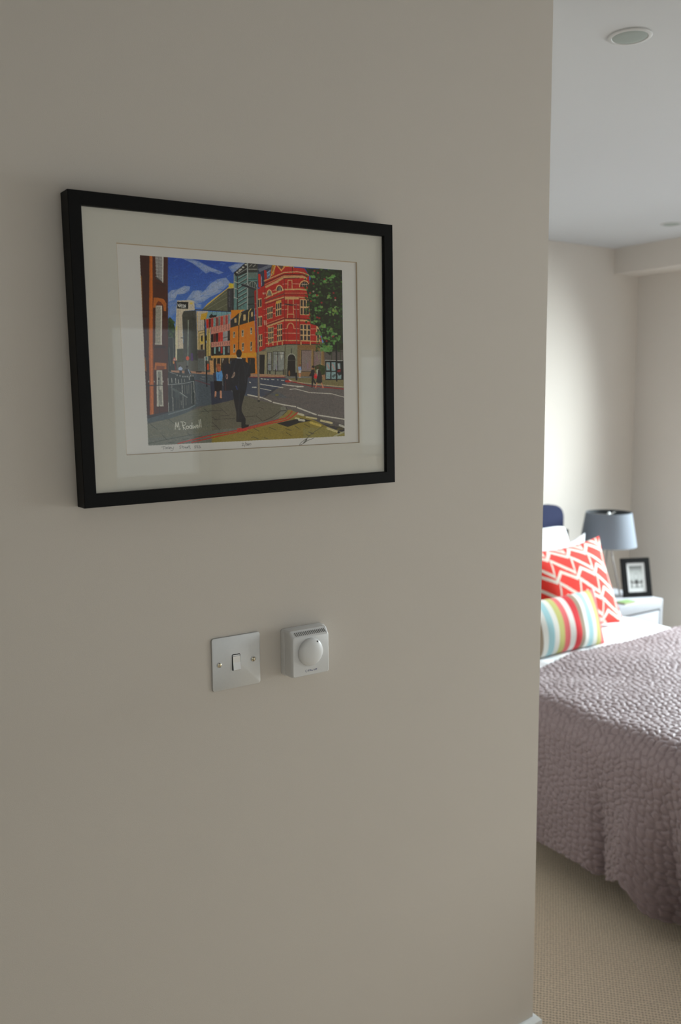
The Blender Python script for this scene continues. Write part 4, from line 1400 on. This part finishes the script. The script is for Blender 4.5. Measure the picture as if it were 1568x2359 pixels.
bmobj('cover', cover_bm(TX, TZ - .0005), WPLAST, th, True)
bm = bmesh.new()
for k in range(17):
    x = TX - .0270 + k * .0035
    vs = [bm.verts.new(p) for p in ((x - .0007, -0.0288, TZ + .0373), (x + .0003, -0.0288, TZ + .0373), (x + .0013, -0.0338, TZ + .0323), (x + .0003, -0.0338, TZ + .0323))]
    f_ = bm.faces.new(vs)
    ex = bmesh.ops.extrude_face_region(bm, geom=[f_])
    for v in [g for g in ex['geom'] if isinstance(g, bmesh.types.BMVert)]:
        v.co += Vector((0, 0.001, -0.0015))
bmesh.ops.recalc_face_normals(bm, faces=bm.faces[:])
vs_ = bmobj('vent_slots', bm, SLOT, th)
vs_['kind'] = 'stuff'
bm = bmesh.new()
DXc, DZc = TX - .0015, TZ + .0035
rr = lathe(bm, [(0.0232, 0.0350), (0.0232, 0.0378), (0.0226, 0.0392), (0.0205, 0.0412), (0.016, 0.0432), (0.010, 0.0444), (0.004, 0.0449), (0.001, 0.045)], (DXc, 0, DZc), '-Y', 64)
cap(bm, rr[-1])
dial = bmobj('dial', bm, WPLAST, th, 'all')
bm = bmesh.new()
a = math.radians(58)
rr = lathe(bm, [(0.0017, 0.039), (0.0017, 0.0419), (0.0012, 0.0421)], (DXc + .0197 * math.cos(a), 0, DZc + .0197 * math.sin(a)), '-Y', 16)
cap(bm, rr[-1])
bmobj('pointer_dot', bm, SLOT, dial)
# printed maker's mark: a ring-like symbol and five italic capitals
bm = bmesh.new()


def ink_stroke(bm, pts, w, y=-0.03568):
    for (x0, z0), (x1, z1) in zip(pts, pts[1:]):
        d = Vector((x1 - x0, 0, z1 - z0))
        if d.length < 1e-7:
            continue
        nn = Vector((-d.z, 0, d.x)).normalized() * w / 2
        ee = d.normalized() * w * .35
        a_, b_2 = Vector((x0, y, z0)) - ee, Vector((x1, y, z1)) + ee
        bm.faces.new([bm.verts.new(q) for q in (a_ - nn, b_2 - nn, b_2 + nn, a_ + nn)])


LX0, LZ0, LS = 0.7525, TZ - .0290, 0.0030
ink_stroke(bm, [(LX0 - .0006 + .0018 * math.cos(t), LZ0 + .0012 + .0020 * math.sin(t)) for t in np.linspace(2.4, 7.6, 14)], .0004)
letters = {'S': [[(1, .9), (.4, 1), (0, .8), (.9, .3), (.6, 0), (-.1, .1)]], 'A': [[(0, 0), (.5, 1), (1, 0)], [(.2, .4), (.8, .4)]], 'L': [[(0, 1), (0, 0), (.9, 0)]],
           'U': [[(0, 1), (.05, .15), (.5, 0), (.95, .15), (1, 1)]]}
for k, ch in enumerate('SALUS'):
    for st in letters[ch]:
        ink_stroke(bm, [(LX0 + .0028 + k * .0036 + x * .0024 + z * .0006, LZ0 + z * .0023) for x, z in st], .00062)
bmobj('maker_lettering', bm, INK, th)

# ---------------------------------------------------------------- bed
BX0, BX1, BY0, BY1 = 2.125, 3.19, -0.36, 1.715
bed = thing('bed', 'double bed with navy padded headboard against the back wall', 'bed', ((BX0 + BX1) / 2, (BY0 + BY1) / 2, 0))
bmobj('bed_base', box(BX0 + .02, BX1 - .02, BY0 + .02, BY1 - .01, 0.12, 0.30, 0.01), BLACKW, bed)
bmobj('mattress', box(BX0, BX1, BY0, BY1, 0.302, 0.535, 0.04, 4), MATT, bed, True)
for lx_ in (BX0 + .08, BX1 - .08):
    for ly_ in (BY0 + .1, BY1 - .1):
        bm = bmesh.new()
        tube(bm, (lx_, ly_, 0), (lx_, ly_, 0.12), .022, .028, 14)
        bmobj('leg', bm, BLACKW, bed, True)
# padded headboard: rounded top corners, soft front edge
bm = bmesh.new()
HX0, HX1, HZ1 = 2.03, 3.308, 1.024
prof = [(HX0, 0.18)]
for a in np.linspace(180, 90, 9):
    prof.append((HX0 + .06 + .06 * math.cos(math.radians(a)), HZ1 - .06 + .06 * math.sin(math.radians(a))))
for a in np.linspace(90, 0, 9):
    prof.append((HX1 - .06 + .06 * math.cos(math.radians(a)), HZ1 - .06 + .06 * math.sin(math.radians(a))))
prof.append((HX1, 0.18))
cxh, czh = (HX0 + HX1) / 2, 0.6
rings = []
for y, sc_ in ((1.785, 1.0), (1.74, 1.0), (1.727, .994), (1.722, .98)):
    rings.append([bm.verts.new((cxh + (x - cxh) * (1 - (1 - sc_) * .8), y, czh + (z - czh) * sc_)) for x, z in prof])
for A, B in zip(rings, rings[1:]):
    for i in range(len(prof) - 1):
        bm.faces.new((A[i], A[i + 1], B[i + 1], B[i]))
bm.faces.new(rings[-1])
bm.faces.new(rings[0][::-1])
bmesh.ops.recalc_face_normals(bm, faces=bm.faces[:])
bmobj('headboard', bm, NAVY, bed, True)
bmobj('headboard_bracket', box(3.310, 3.352, 1.735, 1.785, 0.25, 0.899, 0.004), BLACKW, bed)


def smooth_noise(X, Y, scale, seed):
    r = np.random.default_rng(seed)
    out = np.zeros_like(X)
    for k in range(5):
        a = r.uniform(0, 2 * math.pi)
        f = r.uniform(.6, 1.7) / scale
        out += np.sin((X * math.cos(a) + Y * math.sin(a)) * f * 2 * math.pi + r.uniform(0, 6.28))
    return out / 5


# white duvet covering the bed
DX0, DX1 = 2.068, 3.225
n_s, n_y = 150, 150
TOPZ = 0.575


def drape_section(xl, xr, top, hang_l, hang_r, rad, n):
    """arc-length sampled path: up the left side, across, down the right; returns x, z, normals."""
    pts = []
    for z in np.linspace(top - rad - hang_l, top - rad, 60):
        pts.append((xl, z))
    for a in np.linspace(180, 90, 16)[1:]:
        pts.append((xl + rad + rad * math.cos(math.radians(a)), top - rad + rad * math.sin(math.radians(a))))
    for x in np.linspace(xl + rad, xr - rad, 120)[1:]:
        pts.append((x, top))
    for a in np.linspace(90, 0, 16)[1:]:
        pts.append((xr - rad + rad * math.cos(math.radians(a)), top - rad + rad * math.sin(math.radians(a))))
    for z in np.linspace(top - rad, top - rad - hang_r, 40)[1:]:
        pts.append((xr, z))
    q = np.array(pts)
    s = np.concatenate([[0], np.cumsum(np.linalg.norm(np.diff(q, axis=0), axis=1))])
    t = np.linspace(0, s[-1], n)
    x, z = np.interp(t, s, q[:, 0]), np.interp(t, s, q[:, 1])
    dx, dz = np.gradient(x), np.gradient(z)
    l = np.hypot(dx, dz)
    return t, x, z, -dz / l, dx / l


t_, x_, z_, nx_, nz_ = drape_section(DX0, DX1, TOPZ, 0.16, 0.24, 0.07, n_s)
yy = np.linspace(BY0 - .005, 1.56, n_y)
Sx, Yy = np.meshgrid(t_, yy, indexing='ij')
bulge = 0.010 * smooth_noise(Sx, Yy, 0.35, 3) + 0.005 * smooth_noise(Sx, Yy, 0.13, 4) + 0.008
Pd = np.stack([x_[:, None] + nx_[:, None] * bulge, Yy, z_[:, None] + nz_[:, None] * bulge], -1)
duvet = gridobj('duvet', Pd, LINEN)
so = duvet.modifiers.new('thickness', 'SOLIDIFY')
so.thickness = 0.02
so.offset = -1
tag(duvet, 'white cotton duvet spread over the bed beneath the mauve quilt', 'duvet')

# ---------------------------------------------------------------- mauve quilt with pebble stitching
QXL, QXR = 1.992, 3.25
ys_hem = np.array([-.45, -.2, -.05, .05, .12, .166, .189, .216, .236, .259, .290, .335, .3876, .410, .442, .50, .624, .80, .95])
hz_hem = np.array([.085, .08, .075, .09, .070, .0625, .0746, .0918, .1157, .1561, .188, .160, .1333, .1411, .1603, .1671, .152, .15, .15])
QN, QM = 760, 500
QTOP = 0.602
tq, xq, zq, nxq, nzq = drape_section(QXL, QXR, QTOP, 0.43, 0.12, 0.085, QN)
yq = np.linspace(-0.42, 0.955, QM)
S2, Y2 = np.meshgrid(tq, yq, indexing='ij')
X2 = np.repeat(xq[:, None], QM, 1)
Z2 = np.repeat(zq[:, None], QM, 1)
NX = np.repeat(nxq[:, None], QM, 1)
NZ = np.repeat(nzq[:, None], QM, 1)
# head edge of the quilt follows a gentle line: nearer the foot at the bed's left side
edge = np.interp(X2, [1.9, 2.05, 2.29, 2.51, 2.69, 2.94, 3.15, 3.3], [.84, .845, .885, .925, .938, .93, .95, .95])
Y2 = -0.42 + (Y2 + 0.42) * (edge + 0.42) / (0.955 + 0.42)
# hanging left side: stretch to the hem height, push folds outward
left = (S2 < 0.43)
hem = np.interp(Y2, ys_hem, hz_hem)
zl = QTOP - 0.085
f_dn = np.clip((zl - Z2) / 0.43, 0, 1) * left
Z2 = np.where(left, zl - f_dn * (zl - hem), Z2)
foldy = (0.032 * np.exp(-((Y2 - .285) / .05) ** 2) - 0.050 * np.exp(-((Y2 - .385) / .022) ** 2) + 0.018 * np.exp(-((Y2 - .50) / .07) ** 2)
         - 0.115 * np.exp(-((Y2 - .160) / .048) ** 2) + 0.035 * np.exp(-((Y2 - .03) / .06) ** 2) - 0.05 * np.exp(-((Y2 + .12) / .06) ** 2))
X2 = X2 + f_dn ** 1.15 * (0.013 - foldy)
soft = 0.008 * smooth_noise(S2, Y2, 0.4, 11) + 0.004 * smooth_noise(S2, Y2, 0.15, 12)
# pebble stitching: Voronoi cells of a staggered, jittered lattice (F2 - F1)
cs, cy_ = 0.0245, 0.0205
gi = np.floor(S2 / cs).astype(int)
gj = np.floor(Y2 / cy_).astype(int)


def hsh(i, j, k):
    h = (i * 374761393 + j * 668265263 + k * 1442695041) & 0x7fffffff
    h = ((h ^ (h >> 13)) * 1274126177) & 0x7fffffff
    return (h & 0xffff) / 65535.0


F1 = np.full(S2.shape, 9.0)
F2 = np.full(S2.shape, 9.0)
for di in (-1, 0, 1):
    for dj in (-2, -1, 0, 1, 2):
        ii, jj = gi + di, gj + dj
        px = (ii + .5 + .5 * (jj % 2) - .25 + (hsh(ii, jj, 1) - .5) * .75) * cs
        py = (jj + .5 + (hsh(ii, jj, 2) - .5) * .75) * cy_
        d = (np.abs((S2 - px) / cs) ** 4 + np.abs((Y2 - py) / cy_) ** 4) ** .25        # squarish cells
        F2 = np.where(d < F1, F1, np.minimum(F2, d))
        F1 = np.minimum(F1, d)
edge_d = np.clip((F2 - F1) / .30, 0, 1)
peb = 0.0058 * np.sqrt(edge_d) + 0.0016 * np.clip(1 - F1 / .62, 0, 1)
on_side = f_dn > 0.02
crumple = 1 + on_side * f_dn * (1.3 * np.exp(-((Y2 - .16) / .06) ** 2) + 1.2 * np.exp(-((Y2 - .385) / .03) ** 2))
disp = soft + peb * crumple
Pq = np.stack([X2 + NX * disp, Y2, Z2 + NZ * disp], -1)
QUILT = mat('mauve_quilted_cotton', (0.248, 0.187, 0.197), 0.5, spec=0.35, noise=0.05, nscale=30, bump=0.15, bscale=900, sheen=0.25)
quilt = gridobj('quilt', Pq, QUILT)
so = quilt.modifiers.new('thickness', 'SOLIDIFY')
so.thickness = 0.008
so.offset = -1
tag(quilt, 'mauve quilted bedspread with pebble stitching hanging over the side of the bed', 'bedspread')


# ---------------------------------------------------------------- pillows and cushions
def pillow(name, w, h, th_, base, lean, yaw, m, label, cat, group=None, color_fn=None, res=90, roll=0.0, pinch=0.06, ear=0.0, seed=1, wr=0.004, rc=0.0, lift=0.0):
    """stands on its lower edge at 'base', leaning back by 'lean' radians; local x width, z height, y depth."""
    u = np.linspace(-1, 1, res)
    U_, V_ = np.meshgrid(u, u, indexing='ij')
    su = np.sin(U_ * math.pi / 2) * .55 + U_ * .45
    sv = np.sin(V_ * math.pi / 2) * .55 + V_ * .45
    X = w / 2 * su * (1 - pinch * (1 - sv ** 2) * abs(su))
    Z = h / 2 * sv * (1 - pinch * (1 - su ** 2) * abs(sv))
    X, Z = X * (1 - rc * sv ** 8), Z * (1 - rc * su ** 8)
    Z = Z + lift * (np.clip((su - .62) / .38, 0, 1) * np.clip((sv + .2) / 1.2, 0, 1)) ** 1.6
    prof_ = np.clip((1 - su ** 2), 0, 1) ** .55 * np.clip((1 - sv ** 2), 0, 1) ** .55
    T = th_ / 2 * prof_ + wr * smooth_noise(X, Z, .16, seed) * prof_ ** .5
    ear_d = ear * np.clip((su - .62) / .38, 0, 1) * np.clip((sv - .62) / .38, 0, 1)
    R = Matrix.Rotation(yaw, 3, 'Z') @ Matrix.Rotation(-lean, 3, 'X') @ Matrix.Rotation(roll, 3, 'Y')
    Rn = np.array(R)
    verts, cols = [], []
    front = np.stack([X, -T - ear_d, Z + h / 2], -1)
    back = np.stack([X, T - ear_d, Z + h / 2], -1)[::-1]
    # one closed grid: front sheet then back sheet share the seam
    allg = np.concatenate([front, back[1:]], 0)
    pts = allg @ Rn.T + np.array(base)
    col = None
    if color_fn is not None:
        cf = color_fn(su, sv)
        col = np.concatenate([cf, cf[::-1][1:]], 0)
    o = gridobj(name, pts, m, colors=col, loc=base)
    tag(o, label, cat, group)
    return o


BEDTOP = 0.588
pillow('pillow', 0.62, 0.378, 0.15, (2.868, 1.500, BEDTOP), 0.26, 0.0, LINEN, 'white back pillow upright against the navy headboard', 'pillow', 'white pillows at the headboard', seed=21, pinch=0.05, wr=.008, rc=.06)
pillow('pillow', 0.66, 0.330, 0.14, (2.770, 1.335, BEDTOP), 0.29, 0.0, LINEN, 'white front pillow with an upturned corner, behind the zigzag cushion', 'pillow', 'white pillows at the headboard', seed=22, pinch=0.06, ear=0.03, wr=.010, rc=.03, lift=.035)

CORAL, CREAM = np.array(s2l((232, 58, 46))) * 0.85, np.array([0.66, 0.62, 0.54])


def zigzag(su, sv):
    """cream asymmetric zigzag lines of two alternating heights on coral."""
    out = np.empty(su.shape + (3,))
    out[:] = CORAL
    x = (su + 1) / 2 * 4.2 + .12
    fr = x - np.floor(x)
    peak = 0.36
    saw = np.where(fr < peak, fr / peak, 1 - (fr - peak) / (1 - peak))          # quick rise, long fall
    saw2 = np.where(fr < .13, fr / .13, 1 - (fr - .13) / .87)
    zpos = (sv + 1) / 2 * 3.7
    for k in range(-2, 6):
        lineA = k + 0.40 * saw + .18
        lineB = k + 0.70 * saw2 + .43
        slA = np.where(fr < peak, .40 / peak, .40 / (1 - peak)) * 4.2 / 3.7
        slB = np.where(fr < .13, .72 / .13, .72 / .87) * 4.2 / 3.7
        wA = 0.066 * np.sqrt(1 + (slA * .9) ** 2)
        wB = 0.060 * np.sqrt(1 + np.minimum(slB * .9, 3.2) ** 2)
        out[np.abs(zpos - lineA) < wA] = CREAM
        out[np.abs(zpos - lineB) < wB] = CREAM
    return out


def stripes(su, sv):
    seq = [((235, 110, 110), 45), ((205, 200, 120), 50), ((240, 238, 230), 42), ((172, 214, 220), 50), ((240, 238, 230), 40), ((158, 140, 118), 42), ((222, 40, 48), 56), ((240, 238, 230), 48)]
    tot = sum(w for _, w in seq)
    d = ((1 - su) / 2 * 770 - 16) % tot
    out = np.empty(su.shape + (3,))
    out[:] = s2l((226, 224, 218))
    acc_ = 0
    for c, w in seq:
        out[(d >= acc_) & (d < acc_ + w)] = np.array(s2l(c)) * .68
        acc_ += w
    out[(1 - su) / 2 * 770 < 16] = np.array(s2l((226, 224, 218)))
    return out


FAB = attr_mat('printed_cushion_cotton', 0.85, 0.2, 0.1, 0.12, 800)
pillow('cushion', 0.47, 0.378, 0.125, (2.826, 1.163, BEDTOP - .006), 0.36, -0.03, FAB, 'coral cushion with cream zigzag pattern leaning on the white pillows', 'cushion', 'patterned scatter cushions', zigzag, 260, seed=31, pinch=0.11, roll=-0.05)
pillow('cushion', 0.47, 0.215, 0.110, (2.530, 1.005, BEDTOP - .004), 0.30, 0.02, FAB, 'small oblong cushion with multicoloured stripes in front of the zigzag one', 'cushion', 'patterned scatter cushions', stripes, 260, seed=32, pinch=0.05)

# ---------------------------------------------------------------- bedside table and what stands on it
NX0, NX1, NY0, NY1, NZT = 3.262, 3.572, 1.345, 1.715, 0.596
ns = thing('nightstand', 'white lacquered bedside table with a drawer beside the bed', 'bedside table', ((NX0 + NX1) / 2, (NY0 + NY1) / 2, 0))
bm = bmesh.new()
add_box(bm, NX0, NX1, NY0, NY1, NZT - .048, NZT, .004, 2)
add_box(bm, NX0, NX0 + .018, NY0 + .001, NY1, 0.10, NZT - .048, .002, 1)
add_box(bm, NX1 - .018, NX1, NY0 + .001, NY1, 0.10, NZT - .048, .002, 1)
add_box(bm, NX0 + .018, NX1 - .018, NY1 - .015, NY1, 0.10, NZT - .048)
add_box(bm, NX0 + .018, NX1 - .018, NY0 + .01, NY1 - .015, 0.10, 0.12)
bmobj('cabinet', bm, NSTAND, ns, True)
for z0, z1 in ((0.345, NZT - .055), (0.125, 0.338)):
    d_ = bmobj('drawer', box(NX0 + .0205, NX1 - .0205, NY0 + .003, NY0 + .021, z0, z1, .003, 2), NSTAND, ns, True)
for ax in (NX0 + .03, NX1 - .03):
    for ay in (NY0 + .03, NY1 - .03):
        bm = bmesh.new()
        tube(bm, (ax, ay, 0), (ax, ay, .10), .014, .018, 12)
        bmobj('leg', bm, NSTAND, ns, True)

LPX, LPY = 3.457, 1.583
lamp = thing('table_lamp', 'tripod table lamp with grey-blue tapered shade on the bedside table', 'lamp', (LPX, LPY, NZT))
bm = bmesh.new()
ZT, ZB, RT, RB = 0.990, 0.828, 0.107, 0.134
lathe(bm, [(RT - .0015, ZT), (RT, ZT), (RB, ZB), (RB - .0015, ZB)], (LPX, LPY, 0), 'Z', 72)
bmobj('lamp_shade', bm, SHADE, lamp, True)
bm = bmesh.new()
lathe(bm, [(RT - .0018, ZT - .0005), (RB - .0018, ZB + .0005)], (LPX, LPY, 0), 'Z', 72)
bmobj('shade_lining', bm, SHADEIN, lamp, True)
bm = bmesh.new()
for k in range(3):
    a = math.radians(120 * k + 20)
    tube(bm, (LPX, LPY, ZT - .012), (LPX + (RT - .004) * math.cos(a), LPY + (RT - .004) * math.sin(a), ZT - .008), .002, .002, 8)
bmobj('shade_spider', bm, THIN, lamp, True)
bm = bmesh.new()
rr = lathe(bm, [(.004, ZT - .02), (.006, ZT - .014), (.008, ZT - .008), (.005, ZT - .002), (.002, ZT)], (LPX, LPY, 0), 'Z', 20)
cap(bm, rr[-1])
bmobj('finial', bm, GLOSSW, lamp, True)
bm = bmesh.new()
rr = lathe(bm, [(.004, ZB - .02), (.016, ZB - .015), (.018, ZB + .02), (.012, ZB + .05), (.006, ZT - .02)], (LPX, LPY, 0), 'Z', 20)
cap(bm, rr[0], True)
bmobj('lamp_holder', bm, THIN, lamp, True)
for (fx_, fy_) in ((3.462, 1.506), (3.370, 1.640), (3.540, 1.670)):
    d = Vector((fx_ - LPX, fy_ - LPY, 0)).normalized()
    bm = bmesh.new()
    tube(bm, (LPX + d.x * .012, LPY + d.y * .012, ZB + .005), (fx_, fy_, NZT + .0015), .0042, .0042, 10)
    bmobj('leg', bm, THIN, lamp, True)

# small photo frame standing on the bedside table
pfA = Vector((3.437, 1.462, NZT))
pfB = Vector((3.5655, 1.402, NZT))
pw = (pfB - pfA).length
ex = (pfB - pfA).normalized()
nrm = Vector((ex.y, -ex.x, 0))            # faces the room
lean = 0.26
ez = (Vector((0, 0, 1)) * math.cos(lean) - nrm * math.sin(lean)).normalized()
ef = ex.cross(ez)                          # outward normal of the leaning face
if ef.dot(nrm) < 0:
    ef = -ef
ph = 0.186
pf = thing('photo_frame', 'small black photo frame with white mat standing beside the lamp', 'photo frame', tuple((pfA + pfB) / 2))


def pfp(a, b, c):
    """a across 0..1, b up 0..1 (fractions), c outward in metres."""
    return pfA + ex * (a * pw) + ez * (b * ph) + ef * c


def pf_box(a0, a1, b0, b1, c0, c1):
    bm = box(a0, a1, c0, c1, b0, b1)
    for v in bm.verts:
        v.co = pfp(v.co.x, v.co.z, v.co.y)
    return bm


FWx, FWz = 0.17, 0.125
for a0, a1, b0, b1 in ((0, FWx, 0, 1), (1 - FWx, 1, 0, 1), (FWx, 1 - FWx, 0, FWz), (FWx, 1 - FWx, 1 - FWz, 1)):
    bm = pf_box(a0, a1, b0, b1, -0.012, 0.004)
    bmesh.ops.recalc_face_normals(bm, faces=bm.faces[:])
    bmobj('frame_rail', bm, BLACKF, pf)
bm = pf_box(FWx - .01, 1 - FWx + .01, FWz - .01, 1 - FWz + .01, -0.010, -0.003)
bmobj('mat_board', bm, mat('white_mat', (0.78, 0.80, 0.80), .8), pf)
nA, nB = 60, 80
ga, gb = np.meshgrid(np.linspace(0, 1, nA), np.linspace(0, 1, nB), indexing='ij')
pic = np.ones((nA, nB, 3))
top_g = np.interp(gb, [0, .28, .30, .55, .75, .90, 1], [.62, .60, .52, .56, .42, .18, .14])
pic[:] = top_g[..., None] * np.array([.95, 1.0, .98])


def pic_ell(cx, cz, rx, rz, g, ring=None):
    d_ = np.sqrt(((ga - cx) / rx) ** 2 + ((gb - cz) / rz) ** 2)
    m_ = d_ < 1 if ring is None else (np.abs(d_ - 1) < ring)
    pic[m_] = g


def pic_rect(a0, a1, b0, b1, g):
    pic[(ga > a0) & (ga < a1) & (gb > b0) & (gb < b1)] = g


pic_ell(.5, .50, .15, .17, .30, .10)
pic_rect(.08, .96, .24, .29, .08)
pic_ell(.5, .29, .16, .10, .04)
pic_rect(.47, .53, .26, .40, .05)
for a_ in (.08, .86):
    pic_rect(a_, a_ + .06, .06, .38, .09)
    pic_rect(a_ - .04, a_ + .10, .06, .10, .05)
    pic_ell(a_ + .03, .30, .09, .06, .10)
pic_rect(.34, .70, .06, .10, .05)
pic_rect(.47, .55, .08, .26, .06)
pic_rect(.20, .40, .12, .20, .66)
pic_rect(.60, .80, .12, .20, .66)
PHOTO = attr_mat('photo_paper', 0.5, 0.3)
gx0, gx1, gz0, gz1 = 0.27, 0.73, 0.215, 0.80
base_np = np.array(pfA)
Pp = base_np + (gx0 + (gx1 - gx0) * ga)[..., None] * (np.array(ex) * pw) + (gz0 + (gz1 - gz0) * gb)[..., None] * (np.array(ez) * ph) + np.array(ef) * (-0.0026)
gridobj('photo_print', Pp, PHOTO, pf, colors=pic)
bm = pf_box(FWx - .005, 1 - FWx + .005, FWz - .005, 1 - FWz + .005, -0.0015, -0.0005)
bmobj('glass_pane', bm, GLASS, pf)
bm = bmesh.new()
s0 = pfp(.5, .62, -.012)
s1 = (pfA + pfB) / 2 - nrm * .085
s1.z = NZT + .001
sd = ex * .018
vs = [bm.verts.new(q) for q in (s0 - sd, s0 + sd, s1 + sd, s1 - sd)]
f_ = bm.faces.new(vs)
r_ = bmesh.ops.extrude_face_region(bm, geom=[f_])
for v in [g for g in r_['geom'] if isinstance(g, bmesh.types.BMVert)]:
    v.co += Vector((0, 0, .003))
bmesh.ops.recalc_face_normals(bm, faces=bm.faces[:])
bmobj('easel_strut', bm, BLACKF, pf)

# little booklet at the table's front edge
bk = thing('booklet', 'little cream booklet with green cover lying by the black photo frame', 'booklet', (3.345, 1.385, NZT))
bmobj('pages', box(3.315, 3.388, 1.358, 1.405, NZT, NZT + .007, .001, 1), mat('cream_paper', (.50, .43, .32), .8), bk)
bmobj('cover', box(3.313, 3.389, 1.357, 1.406, NZT + .007, NZT + .0085), mat('green_card', (.16, .25, .09), .6, noise=.3, nscale=60), bk)
